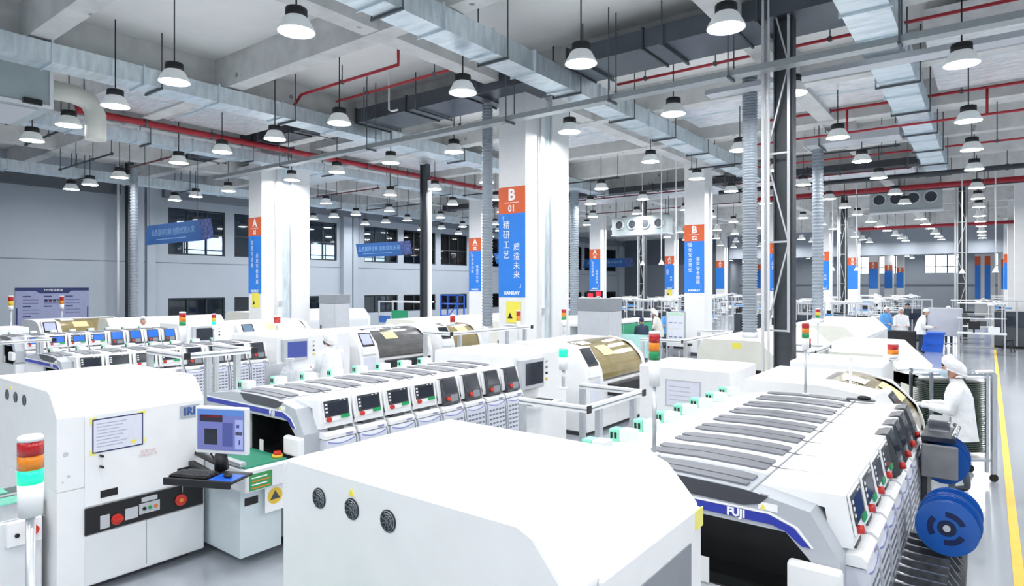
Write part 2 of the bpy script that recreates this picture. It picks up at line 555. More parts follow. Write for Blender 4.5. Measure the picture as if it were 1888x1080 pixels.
lr = thing('pendant_lamp', '', 'lamp', (LX[0], LY[2], LZ), 'pendant lamps over the hall')
lamp_parts(LX[0], LY[2], lr)
lused = False
far_tpl = None
for j, y in enumerate(LY):
    for i, x in enumerate(LX):
        d = 0.6035 * -x + 0.7974 * y
        u = 944 + 1160 * (0.7974 * x + 0.6035 * y) / d if d > 1 else -999
        v = 527 - 1160 * 3.45 / d if d > 1 else 0
        if not (-60 < u < 1960) or v < -60: continue
        if x > 0 and j < 7: continue
        if x < -22 and 8 < j < 15: continue
        if j > 14 and i % 2: continue
        if i == 0 and j < 4: continue
        lab = 'white round pendant lamp, %s from the left wall, %s lamp row' % (ORD[i], ORD[j])
        if j <= 8:
            if not lused:
                lr.location = (x, y, LZ); lr['label'] = lab; lused = True
            else:
                dup(lr, (x, y, LZ), lab)
        else:
            if far_tpl is None:
                t = MB().lathe([(0.03, 0.32), (0.145, 0.32), (0.145, 0.2), (0.2, 0.1), (0.255, 0.0)], (0, 0, 0), n=14)
                t.lathe([(0.0, 0.003), (0.25, 0.003)], (0, 0, 0), n=14, m=1).cyl((0, 0, 0.3), (0, 0, 1.68), 0.012, n=5, m=2)
                far_tpl = t.build('pendant_lamp', [LAMPW, LAMPE, BLACK])
                far_tpl.location = (x, y, LZ)
                tag(far_tpl, lab, 'lamp', 'pendant lamps over the hall')
            else:
                o = far_tpl.copy(); C.objects.link(o); o.location = (x, y, LZ); o['label'] = lab
# the rest of the same lamp grid, behind and beside the viewpoint
tl = lr
for x in (-18.15, -13.4, -7.5, -5.05, -2.8, -0.33, 3.3, 5.6, 8.0):
    for y in (-5.4, -1.9, 1.6):
        nb = nb_lamp = globals().get('nb_lamp', -1) + 1
        dup(lr, (x, y, LZ), 'white pendant lamp behind the viewpoint, %s across, %s row back' % (ORD[nb_lamp // 3], ORD[nb_lamp % 3]))
for x in (3.3, 5.6, 8.0):
    for q, y in enumerate(LY[:7]):
        dup(lr, (x, y, LZ), 'white pendant lamp beyond the right edge, %s row, %s strip' % (ORD[q], ORD[int(x / 2.2) - 1]))

# ------------------------------------------------------------------ galvanised ducts along the hall
DARKHANG = mat('hanger_steel', (92, 98, 104), 0.5, 0.4)


def duct_y(name, label, x0, x1, y0, y1, z0, z1, step=1.25, m=GALV, group=None):
    o = thing(name, label, 'duct', ((x0 + x1) / 2, y0, z0), group)
    OBST.append((x0, x1, y0, y1, z0))
    y = y0; k = 0
    while y < y1 - 0.05:
        e = min(y + step, y1)
        MB().box(x0, x1, y + 0.012, e - 0.012, z0, z1).build('duct_section', m, o)
        MB().box(x0 - 0.035, x1 + 0.035, y - 0.012, y + 0.012, z0 - 0.035, z1 + 0.035).build('flange', m, o)
        if k % 2 == 0:
            h = MB().box(x0 - 0.08, x1 + 0.08, y + 0.3, y + 0.34, z0 - 0.045, z0 - 0.005)
            for xx in (x0 - 0.07, x1 + 0.07):
                h.cyl((xx, y + 0.32, z0 - 0.04), (xx, y + 0.32, ZC), 0.014, n=6)
            h.build('hanger', DARKHANG, o)
        y = e; k += 1
    return o


duct_y('air_duct', 'long galvanised air duct left of the centre, over the second machine line', -14.1, -13.5, 2.5, 25.0, 6.6, 6.95, 1.55)
duct_y('air_duct', 'galvanised air duct passing in front of the tall B 01 column top', -7.38, -6.84, 3.5, 25.2, 6.6, 6.98, 1.25)
duct_y('air_duct', 'ribbed galvanised air duct running down the right aisle ceiling', -1.76, -1.13, 4.0, 28.0, 6.6, 7.0, 1.3)
duct_y('air_duct', 'galvanised air duct above the red main beside the A 01 column', -18.75, -18.25, 4.4, 22.0, 6.45, 6.75, 1.5)
duct_y('air_duct', 'thin galvanised air duct along the left grey wall', -25.55, -24.95, 4.5, 33.0, 6.3, 6.6, 1.8)


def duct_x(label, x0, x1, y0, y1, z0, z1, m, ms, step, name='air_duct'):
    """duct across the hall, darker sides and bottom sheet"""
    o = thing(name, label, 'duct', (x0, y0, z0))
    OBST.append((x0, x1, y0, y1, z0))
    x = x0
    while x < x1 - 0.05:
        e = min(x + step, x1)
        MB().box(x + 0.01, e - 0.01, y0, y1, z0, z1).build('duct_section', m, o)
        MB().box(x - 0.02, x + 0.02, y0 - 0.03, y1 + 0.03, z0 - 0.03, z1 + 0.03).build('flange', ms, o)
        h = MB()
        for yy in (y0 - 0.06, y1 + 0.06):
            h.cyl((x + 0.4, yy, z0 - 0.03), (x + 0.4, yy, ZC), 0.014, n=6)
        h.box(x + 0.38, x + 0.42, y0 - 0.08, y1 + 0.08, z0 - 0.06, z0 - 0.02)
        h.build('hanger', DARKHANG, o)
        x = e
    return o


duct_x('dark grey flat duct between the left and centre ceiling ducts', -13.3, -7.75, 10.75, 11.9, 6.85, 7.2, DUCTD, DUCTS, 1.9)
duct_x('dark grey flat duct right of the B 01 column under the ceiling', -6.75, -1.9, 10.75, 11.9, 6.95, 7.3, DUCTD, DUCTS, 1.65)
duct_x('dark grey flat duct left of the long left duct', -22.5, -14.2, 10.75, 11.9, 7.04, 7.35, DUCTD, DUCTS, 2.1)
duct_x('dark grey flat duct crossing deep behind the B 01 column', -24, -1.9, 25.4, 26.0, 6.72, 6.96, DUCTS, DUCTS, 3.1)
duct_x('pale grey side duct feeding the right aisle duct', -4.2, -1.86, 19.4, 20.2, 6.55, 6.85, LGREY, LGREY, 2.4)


def foil(label, x0, x1, y0, y1, z):
    o = thing('foil_duct', label, 'duct', (x0, y0, z))
    OBST.append((x0, x1, y0, y1, z - 0.02))
    nx = max(1, round((x1 - x0) / 1.9))
    for i in range(nx):
        a = x0 + (x1 - x0) * i / nx; b = x0 + (x1 - x0) * (i + 1) / nx
        MB().box(a + 0.01, b - 0.01, y0, y1, z, z + 0.4).build('foil_wrap', FOIL, o)
        if i: MB().box(a - 0.03, a + 0.03, y0 - 0.005, y1 + 0.005, z - 0.008, z + 0.4).build('tape_seam', GALV, o)
    MB().box(x0, x1, (y0 + y1) / 2 - 0.05, (y0 + y1) / 2 + 0.05, z - 0.02, z).build('support_strip', GALV, o)
    return o


foil('shiny foil wrapped duct left of the long left duct', -17.7, -14.4, 5.9, 10.2, 7.05)
foil('shiny foil wrapped duct beyond the dark duct on the left', -17.7, -14.3, 12.6, 17.9, 7.05)
foil('shiny foil wrapped duct beside the B 01 column, left part', -13.3, -7.6, 15.4, 17.9, 7.15)
foil('shiny foil wrapped duct between centre duct and steel column', -6.7, -1.95, 15.4, 17.9, 7.15)
foil('shiny foil wrapped duct above the right aisle', -0.95, 9.0, 13.6, 17.9, 7.15)
foil('dull foil wrapped duct deep in the left bay', -18, -9.5, 26.8, 29.6, 6.9)
foil('dull foil wrapped duct deep in the centre bay', -8, -2.2, 27.2, 29.8, 6.9)
foil('dull foil wrapped duct over the far left wall', -24.2, -19.6, 13.5, 16.5, 6.9)


# ------------------------------------------------------------------ red fire mains and sprinkler branches
def pipe(label, pts, r, m, hang=(), name='sprinkler_pipe', cat='pipe'):
    o = thing(name, label, cat, pts[0])
    MB().tube(pts, r, n=10).build('pipe_run', m, o)
    for (x, y, z) in hang:
        h = MB().cyl((x, y, z - r - 0.02), (x, y, ZC), 0.013, n=6)
        h.cyl((x, y - 0.03, z), (x, y + 0.03, z), r + 0.02, n=10)
        h.build('pipe_hanger', DARKHANG, o)
    return o


pipe('thick red fire main running past the A 01 column top', [(-17.95, 5.9, 7.3), (-17.95, 5.9, 6.9), (-17.95, 22.0, 6.9)], 0.085, RED, [(-17.95, y, 6.9) for y in (7.5, 9.3, 13.1, 15, 17, 19, 21)], 'fire_main')
pipe('red sprinkler branch in front of the recessed ceiling bay', [(-13.95, 9.3, 7.05), (-13.6, 9.3, 7.3), (-10.1, 9.3, 7.3), (-10.1, 9.3, 7.7)], 0.035, RED, [(-12, 9.3, 7.3)])
pipe('red sprinkler branch sloping behind the tall lamp near the B 01 column', [(-13.4, 10.2, 7.3), (-7.7, 10.2, 7.3)], 0.032, RED, [(-12.2, 10.2, 7.3), (-9.9, 10.2, 7.3)])
pipe('red sprinkler branch over the steel lattice column', [(-6.9, 13.2, 7.25), (1.5, 13.2, 7.25)], 0.032, RED, [(-6.2, 13.2, 7.25), (-4.6, 13.2, 7.25), (-2.4, 13.2, 7.25)])
pipe('upper red sprinkler pipe across the right bay', [(-4.9, 18.15, 7.12), (10, 18.15, 7.12)], 0.035, RED, [(x, 18.15, 7.12) for x in (-3.3, -0.5, 1.4)])
lo = pipe('lower red sprinkler pipe across the right bay', [(-5.2, 18.15, 6.5), (10, 18.15, 6.5)], 0.03, RED)
for x in (-2.9, -0.02, 2.5):
    MB().cyl((x, 18.15, 6.5), (x, 18.15, 7.1), 0.028, n=8).build('riser', RED, lo)
pipe('thin red sprinkler pipe behind the paired red pipes', [(-6.6, 22.2, 6.6), (-1.8, 22.2, 6.6)], 0.03, RED, [(x, 22.2, 6.6) for x in (-4.5, -2.6)])
pipe('thin red sprinkler pipe right of the ribbed duct', [(-1.0, 22.2, 6.6), (6, 22.2, 6.6)], 0.03, RED, [(x, 22.2, 6.6) for x in (0.2, 1.0)])
pipe('black pipe across the right bay behind the red pipes', [(-9, 26.3, 6.46), (6, 26.3, 6.46)], 0.09, DUCTS, [(x, 26.3, 6.46) for x in (-5, -2, 0.5)], 'coolant_pipe')
pipe('red fire main deep in the right bay', [(-9.0, 31.3, 6.7), (6, 31.3, 6.7)], 0.12, RED, [(x, 31.3, 6.7) for x in (-6, -3, 0, 2)], 'fire_main')
pipe('red fire main far behind the four nozzle air unit', [(-6.5, 44.6, 6.1), (6, 44.6, 6.1)], 0.1, RED, [(x, 44.6, 6.1) for x in (-4, 0, 3)], 'fire_main')
# dark trapeze pipes hung on pairs of rods
TR = [('over the left machines', -21.8, -18.9, 5.9), ('left of the long left duct', -22.6, -19.0, 8.9), ('in front of the A 01 column', -24, -19.8, 7.4), ('beside the A 02 column', -24, -19.8, 17.2), ('behind the A 01 column', -18, -10.5, 20.3),
      ('behind the B 01 column', -18, -9.2, 23.9), ('right of the B 01 column', -8.2, -2, 20.9), ('in front of the B 02 column', -8.2, -2, 24.3), ('over the far left wall windows', -24.6, -20, 20.5), ('under the deep foil duct', -18, -9.4, 30.6), ('deep in the right bay', -8.2, 4, 30.2)]
for k, (wh, x0, x1, y) in enumerate(TR):
    z = 6.55 - 0.12 * (k % 3)
    pipe('thin dark sprinkler pipe %s' % wh, [(x0, y, z), (x1, y, z)], 0.026, REDD if k % 2 else DUCTS, [(x0 + 0.1 + (x1 - x0 - 0.2) * q / 3, y, z) for q in range(4)])

# ------------------------------------------------------------------ cable trays and conduits
ct = thing('cable_tray', 'long grey cable tray crossing in front of the B 01 column', 'cable tray', (-20, 10.5, 6.0))
MB().prism([(10.4, 6.0), (10.62, 6.0), (10.62, 6.1), (10.6, 6.1), (10.6, 6.02), (10.42, 6.02), (10.42, 6.1), (10.4, 6.1)], 'x', -20, 6).build('tray_channel', mat('tray_steel', (168, 174, 176), 0.4, 0.5, var=0.06, scale=12), ct)
for x in (-16.2, -12.4, -8.0, -5.6, -3.4, -1.0):
    MB().box(x - 0.02, x + 0.02, 10.35, 10.66, 5.96, 6.0).cyl((x, 10.36, 5.96), (x, 10.36, ZC), 0.013, n=6).cyl((x, 10.65, 5.96), (x, 10.65, ZC), 0.013, n=6).build('tray_hanger', DARKHANG, ct)
ct2 = thing('cable_tray', 'grey cable tray behind the ribbed right duct', 'cable tray', (-4.6, 12.6, 6.44))
MB().prism([(12.6, 6.44), (12.95, 6.44), (12.95, 6.54), (12.6, 6.54)], 'x', -4.6, 5).build('tray_channel', LGREY, ct2)
pipe('white conduit under the dark duct left of the B 01 column', [(-13.2, 12.3, 6.75), (-8.9, 12.3, 6.75)], 0.03, WHITE, [(-11, 12.3, 6.75)], 'conduit_pipe', 'conduit')
pipe('bent white conduit dropping beside the recessed bay', [(-11.4, 10.2, 7.7), (-11.4, 10.2, 6.75), (-11.3, 10.2, 6.7), (-11.1, 10.2, 6.7)], 0.022, WHITE, (), 'conduit_pipe', 'conduit')

# ------------------------------------------------------------------ air handling boxes
ACM = mat('air_unit_grey', (172, 184, 186), 0.45, var=0.03)
ah = thing('air_handler', 'big pale grey air handling box at the upper left', 'air unit', (-15.6, 1.0, 6.0))
MB().box(-16.7, -14.6, 1.2, 4.4, 6.0, 7.3).build('casing', ACM, ah)
for y in (1.2, 4.34):
    MB().box(-14.6, -14.57, y, y + 0.06, 6.0, 7.3).build('corner_post', WHITE, ah)
MB().box(-14.6, -14.57, 1.26, 4.34, 6.0, 6.06).build('edge_rail', WHITE, ah)
MB().box(-16.5, -14.75, 1.4, 4.2, 5.97, 6.0).build('bottom_panel', LGREY, ah)
MB().box(-14.57, -14.5, 3.9, 4.2, 6.02, 6.12).build('latch', BLACK, ah)
h = MB()
for x in (-16.5, -14.8):
    for y in (1.4, 4.2): h.cyl((x, y, 7.3), (x, y, ZC), 0.02, n=6)
h.build('hanger', DARKHANG, ah)
wp = thing('elbow_duct', 'fat white elbow pipe beside the upper left air box', 'duct', (-15.4, 4.6, 6.0))
MB().tube([(-15.4, 4.38, 6.6), (-15.4, 5.0, 6.6), (-15.4, 5.3, 6.5), (-15.4, 5.42, 6.25), (-15.4, 5.42, 5.7)], 0.2, n=16).build('elbow_pipe', WOODP, wp)
MB().cyl((-15.4, 5.2, 6.7), (-15.4, 5.2, ZC), 0.014, n=6).build('hanger', DARKHANG, wp)


def nozzle_unit(label, x, y, z, wdt, hgt, dep, top=ZC):
    o = thing('nozzle_air_unit', label, 'air unit', (x, y, z))
    c = MB().box(x - wdt / 2, x + wdt / 2, y, y + dep, z, z + hgt).build('casing', ACM, o)
    for k in range(4):
        xx = x + wdt * (-0.36 + 0.24 * k)
        rr = min(hgt * 0.24, wdt * 0.085)
        t = MB()
        N = 20
        for (r0, y0_, r1, y1_) in ((rr * 1.25, 0, rr * 1.25, -0.05), (rr * 1.25, -0.05, rr, -0.05), (rr, -0.05, rr * 0.75, 0.25)):
            vs = [(xx + r0 * math.cos(2 * PI * q / N), y + y0_, z + hgt * 0.55 + r0 * math.sin(2 * PI * q / N)) for q in range(N)] + [(xx + r1 * math.cos(2 * PI * q / N), y + y1_, z + hgt * 0.55 + r1 * math.sin(2 * PI * q / N)) for q in range(N)]
            t.add(vs, [(q, (q + 1) % N, N + (q + 1) % N, N + q) for q in range(N)], 0, True)
        t.build('jet_nozzle', LGREY, o)
        MB().cyl((xx, y - 0.006, z + hgt * 0.55), (xx, y - 0.002, z + hgt * 0.55), rr * 0.96, n=20).build('nozzle_throat', mat('throat_dark', (58, 66, 74), 0.5), o)
    MB().box(x - wdt / 2 - 0.05, x + wdt / 2 + 0.05, y - 0.03, y + dep, z - 0.06, z).build('base_rail', ALU, o)
    h = MB()
    for xx in (x - wdt / 2 + 0.05, x + wdt / 2 - 0.05): h.cyl((xx, y + dep / 2, z + hgt), (xx, y + dep / 2, top), 0.02, n=6)
    h.build('hanger', DARKHANG, o)
    return o


nozzle_unit('large grey air unit with four round nozzles hanging at right', -3.0, 33.2, 5.95, 2.75, 0.98, 0.8)
nozzle_unit('smaller grey air unit with four round nozzles left of the B 02 column', -13.6, 28.2, 5.1, 2.9, 0.85, 0.7, 6.87)


# ------------------------------------------------------------------ steel columns and exhaust hoses
def steel_column(label, x, y, wdt, lattice=True, ztop=ZC, zl=1.8):
    o = thing('steel_column', label, 'column', (x, y, 0))
    t = MB().box(x - wdt / 2, x + wdt / 2, y + 0.10, y + 0.12, 0, ztop).box(x - wdt / 2 - 0.0, x - wdt / 2 + 0.02, y, y + 0.22, 0, ztop).box(x + wdt / 2 - 0.02, x + wdt / 2, y, y + 0.22, 0, ztop)
    t.build('steel_profile', STEELC, o)
    if lattice:
        a, b = x - wdt / 2 - 0.1, x + wdt / 2 - 0.05
        t = MB()
        for xx in (a, b): t.box(xx - 0.02, xx + 0.02, y - 0.08, y - 0.04, zl, ztop)
        t.build('lattice_rail', ALU, o)
        z = zl; k = 0
        while z < ztop - 0.1:
            e = min(z + 1.45, ztop)
            MB().bar((a, y - 0.06, z + 0.02), (b, y - 0.06, z + 0.02), 0.03).build('lattice_cross_bar', ALU, o)
            p, q = ((a, y - 0.05, z), (b, y - 0.05, e)) if k % 2 == 0 else ((b, y - 0.05, z), (a, y - 0.05, e))
            MB().bar(p, q, 0.025).build('lattice_diagonal', ALU, o)
            z = e; k += 1
        MB().cyl((a - 0.03, y - 0.14, 0.02), (a - 0.03, y - 0.14, ztop), 0.025, n=8).build('conduit', WHITE, o)
        MB().cyl((a + 0.06, y - 0.14, 0.02), (a + 0.06, y - 0.14, ztop), 0.02, n=8).build('conduit', WHITE, o)
    return o


steel_column('tall charcoal steel column with pale lattice ladder at right of centre', -2.68, 10.9, 0.3)
steel_column('slim lattice steel column left of the row of B columns', -5.7, 34.8, 0.26, zl=1.2)
steel_column('slim lattice steel column in front of the far wall windows', -0.95, 36.6, 0.34, zl=1.2)
steel_column('slim lattice steel column under the smaller air unit', -14.4, 30.4, 0.24, zl=1.2)
s = steel_column('plain charcoal steel column with white flank between A and B columns', -16.5, 16.4, 0.32, lattice=False, ztop=7.02)
MB().box(-16.5 + 0.17, -16.5 + 0.3, 16.46, 16.56, 0, 6.4).build('side_casing', WHITE, s)
s = steel_column('plain charcoal steel column against the left grey wall', -28.6, 11.2, 0.3, lattice=False)
MB().cyl((-28.9, 11.0, 1.4), (-28.9, 11.0, ZC), 0.05, n=10).build('conduit', WHITE, s)
# grey frame between them near the ceiling on the left
HOSEM = mat('grey_hose', (150, 160, 170), 0.45, 0.1, var=0.05)


def hose(label, x, y, z0, z1, r, ring, bend=0.0):
    o = thing('exhaust_hose', label, 'hose', (x, y, z0))
    prof = []
    nr = int((z1 - z0) / ring)
    for k in range(nr + 1):
        z = ring * k
        prof += [(r * 0.82, z), (r, z + ring * 0.35), (r, z + ring * 0.6)]
    MB().lathe(prof, (x, y, z0), n=18).build('corrugated_tube', HOSEM, o)
    MB().lathe([(r * 1.05, 0), (r * 1.05, 0.12), (r, 0.12)], (x, y, z0), n=18).build('hose_collar', ALU, o)
    return o


hose('thick ribbed grey exhaust hose beside the charcoal steel column', -3.86, 13.1, 1.5, 6.9, 0.15, 0.055)
hose('smooth grey exhaust hose right of the charcoal steel column', -4.0, 20.2, 1.48, 6.5, 0.16, 0.1)
hose('grey exhaust hose beside the A 03 column', -14.2, 23.2, 0.02, 6.55, 0.2, 0.1)
hose('grey exhaust hose in front of the left wall banner', -22.9, 9.2, 0.02, 6.6, 0.12, 0.1)
hose('dark grey exhaust hose left of the B 01 column', -9.35, 11.4, 1.5, 6.8, 0.13, 0.07)


fit_rods()
# hanging air lines (white pendant cords with a reel at the end)
def drop(label, x, y, z0, z1):
    o = thing('air_line_drop', label, 'hanging cord', (x, y, z0))
    MB().cyl((x, y, z0 + 0.1), (x, y, z1), 0.022, n=8).build('tube', WHITE, o)
    MB().lathe([(0.02, 0.18), (0.06, 0.1), (0.1, 0.02), (0.1, 0.0), (0.0, 0.0)], (x, y, z0), n=12).build('end_bell', WHITE, o)
    return o


for lab, x, y, z0 in (('left of the A 03 column', -13.0, 19.3, 3.3), ('in front of the smaller air unit', -11.3, 23.8, 3.4), ('left of the B 02 column, nearer one', -9.2, 20.9, 3.3), ('left of the B 02 column, short one', -8.95, 21.6, 3.3),
                      ('left of the far B columns', -5.35, 30.0, 3.2), ('in front of the far B columns', -4.5, 30.4, 3.2), ('right of the large air unit', -0.75, 28.0, 3.0), ('at the right edge of the hall', 0.2, 27.0, 3.0)):
    drop('white hanging air line %s' % lab, x, y, z0, ZC)

# ------------------------------------------------------------------ banners on the columns
BT = {'A1': ('智造可信赖', '品质可依靠赢'), 'B1': ('精研工艺', '质造未来'), 'B2': ('强化安全责任', '落实安全措施'), 'A2': ('技术求创新', '管理求实效'), 'A3': ('全员抓质量', '品质创未来')}


def vert(s):
    return '\n'.join(s)


def banner(row, k, xc, yf, detail):
    """orange and blue panel on the near face of a column"""
    z0, z1, zs = 2.3, 4.78, 4.18
    h = 0.372
    o = thing('column_banner', 'orange and blue banner lettered %s on the %s column of its row' % (row, ORD[k - 1]), 'banner', (xc, yf, z0), 'banners on the columns')
    MB().box(xc - h, xc + h, yf - 0.012, yf - 0.002, z0, zs).build('blue_panel', BLUEB, o)
    MB().box(xc - h, xc + h, yf - 0.012, yf - 0.002, zs, z1).build('orange_panel', ORANGE, o)
    R, U = (1, 0, 0), (0, 0, 1)
    text(row, 0.36, (xc, yf - 0.012, 4.59), R, U, PRINTW, o, 'letter', bold=0.012)
    text('%02d' % k, 0.2, (xc, yf - 0.012, 4.29), R, U, PRINTW, o, 'number', bold=0.006)
    MB().box(xc - 0.2, xc + 0.2, yf - 0.016, yf - 0.012, 4.42, 4.432).build('rule_line', PRINTW, o)
    if detail:
        l, r = BT.get('%s%d' % (row, k), ('品质', '未来'))
        text('「', 0.13, (xc - 0.27, yf - 0.012, 4.05), R, U, PRINTW, o, 'lettering')
        text('」', 0.13, (xc + 0.28, yf - 0.012, 2.56), R, U, PRINTW, o, 'lettering')
        text(vert(l), 0.2 if len(l) < 5 else 0.165, (xc - 0.15, yf - 0.012, 3.58), R, U, PRINTW, o, 'lettering', vertical=True)
        text(vert(r), 0.185 if len(r) < 5 else 0.15, (xc + 0.14, yf - 0.012, 3.1), R, U, PRINTW, o, 'lettering', vertical=True)
        text('HANRAY', 0.11, (xc, yf - 0.012, 2.385), R, U, PRINTW, o, 'lettering', bold=0.004)
    return o


for row, xc in (('A', -19.05), ('B', -8.55)):
    for k in range(8):
        if row == 'A' and k > 5: continue
        yc = 11.5 + 11.2 * k
        banner(row, k + 1, xc, yc - 0.375 + (0.17 if k == 0 else 0), k < 4)
for k in (4, 5):
    banner('C', k + 1, 1.25, 11.5 + 11.2 * k - 0.375, False)
for lab, xc, yf, z in (('below the nearest B banner', -8.5, 11.29, 1.72), ('below the nearest A banner', -19.0, 11.29, 1.85), ('far off, below the fourth A banner', -19.05, 44.7, 1.8)):
    o = thing('warning_notice', 'yellow warning notice %s' % lab, 'notice', (xc, yf, z))
    MB().box(xc - 0.2, xc + 0.2, yf - 0.012, yf - 0.002, z, z + 0.48).build('sheet', YELS, o)
    MB().prism([(xc - 0.16, z + 0.1), (xc - 0.02, z + 0.1), (xc - 0.09, z + 0.23)], 'y', yf - 0.016, yf - 0.013).build('warning_symbol', BLACK, o)
ld = thing('led_display', 'dark display with red figures under the A 03 banner', 'display', (-19.05, 33.5, 1.7))
MB().box(-19.6, -18.5, 33.46, 33.523, 1.7, 2.25).build('case', BLACK, ld)
MB().box(-19.5, -19.15, 33.45, 33.46, 1.85, 2.1).box(-18.95, -18.6, 33.45, 33.46, 1.95, 2.2).build('red_digits', mat('red_led', (220, 40, 60), 0.4, emit=1.0), ld)
for lab, x, y in (('beside the A 01 column', -18.1, 13.7), ('beside the B 01 column', -7.6, 13.6)):
    o = thing('control_cabinet', 'pale grey power cabinet with dark top band %s' % lab, 'cabinet', (x, y, 0))
    MB().box(x - 0.45, x + 0.45, y - 0.3, y + 0.3, 0, 1.95).build('cabinet_body', LGREY, o, bevel=0.01)
    MB().box(x - 0.46, x + 0.46, y - 0.31, y + 0.31, 1.95, 2.25).build('top_band', GREY, o)
    MB().box(x - 0.4, x + 0.4, y - 0.31, y - 0.3, 0.1, 1.9).build('door', LGREY, o)
    MB().box(x - 0.36, x - 0.3, y - 0.325, y - 0.31, 1.0, 1.2).build('handle', BLACK, o)

# hanging blue banners along the left wall
for q, (xc, yc, ln, lab, tw) in enumerate(((-22.6, 10.35, 4.3, 'nearest to the camera, left of the A 01 column', 1), (-24.6, 21.4, 3.6, 'between the A 01 and A 02 columns', -1), (-24.6, 33.0, 3.6, 'seen between the B 01 and A 03 columns', -1), (-24.6, 45.0, 4.0, 'left of the A 04 column', 1))):
    o = thing('hanging_banner', 'blue horizontal banner with pale lettering, %s' % lab, 'banner', (xc, yc, 4.0), 'blue hanging banners')
    z0, z1 = 4.05, 4.75
    a, b = xc - ln / 2, xc + ln / 2
    t = MB().prism([(a - 0.1 * tw, z0), (b - 0.15, z0), (b - 0.35, z1), (a + 0.1 * tw, z1)], 'y', yc, yc + 0.04)
    t.build('blue_cloth', mat('deep_banner_blue', (24, 80, 142), 0.6, var=0.06), o)
    MB().prism([(b - 0.14, z0), (b + 0.5, z0 + 0.06), (b + 0.35, z1), (b - 0.34, z1)], 'y', yc + 0.001, yc + 0.04).build('picture_end', mat('banner_picture', (60, 76, 130), 0.6, var=0.9, scale=9), o)
    text('品质赢得信赖 创新成就未来', 0.26, (xc - 0.1, yc - 0.004, 4.44), (1, 0, 0), (0, 0, 1), mat('pale_blue_print', (120, 160, 205), 0.6), o, 'lettering')
    MB().box(xc - 1.3, xc + 0.9, yc - 0.008, yc - 0.002, 4.2, 4.225).build('underline', mat('pale_blue_print', (150, 186, 224), 0.6), o)
    h = MB()
    for xx in (a + 0.2, b - 0.5): h.cyl((xx, yc + 0.02, z1), (xx, yc + 0.02, ZC), 0.008, n=5)
    h.build('hanging_wire', DARKHANG, o)

# notice board on the left wall
nb = thing('notice_board', 'lilac notice board with navy heading on the left grey wall', 'board', (XL, 7.67, 0.6))
xs = XL + 0.004
def onwall(y0, y1, z0, z1, m, name, d=0.02, par=None):
    return MB().box(xs, xs + d, y0, y1, z0, z1).build(name, m, par or nb)
onwall(7.67, 10.12, 0.6, 2.48, mat('lilac_board', (150, 156, 190), 0.5, var=0.04), 'panel')
onwall(7.67, 10.12, 2.36, 2.48, NAVY, 'heading_band', 0.024)
MB().prism([(8.3, 2.36), (9.5, 2.36), (9.4, 2.26), (8.45, 2.26)], 'x', xs, xs + 0.024).build('heading_tab', NAVY, nb)
text('TPM管理看板', 0.11, (xs + 0.024, 8.9, 2.38), (0, 1, 0), (0, 0, 1), PRINTW, nb)
onwall(7.69, 7.74, 0.7, 1.7, NAVY, 'border_strip', 0.024); onwall(10.06, 10.1, 0.7, 1.7, NAVY, 'border_strip', 0.024)
PRT = mat('grey_print', (98, 104, 146), 0.6)
for y0, rows in ((7.9, 7), (8.58, 4), (9.3, 6)):
    for r in range(rows):
        zz = 2.12 - 0.13 * r
        onwall(y0, y0 + (0.26 if r % 3 == 0 else 0.5), zz, zz + (0.045 if r % 3 == 0 else 0.03), NAVY if r % 3 == 0 else PRT, 'printed_line', 0.023)
for k in range(4):
    onwall(8.6 + 0.14 * k, 8.7 + 0.14 * k, 1.92, 2.02, [NAVY, REDD, DGREY, OLIVE][k], 'printed_picture', 0.023)

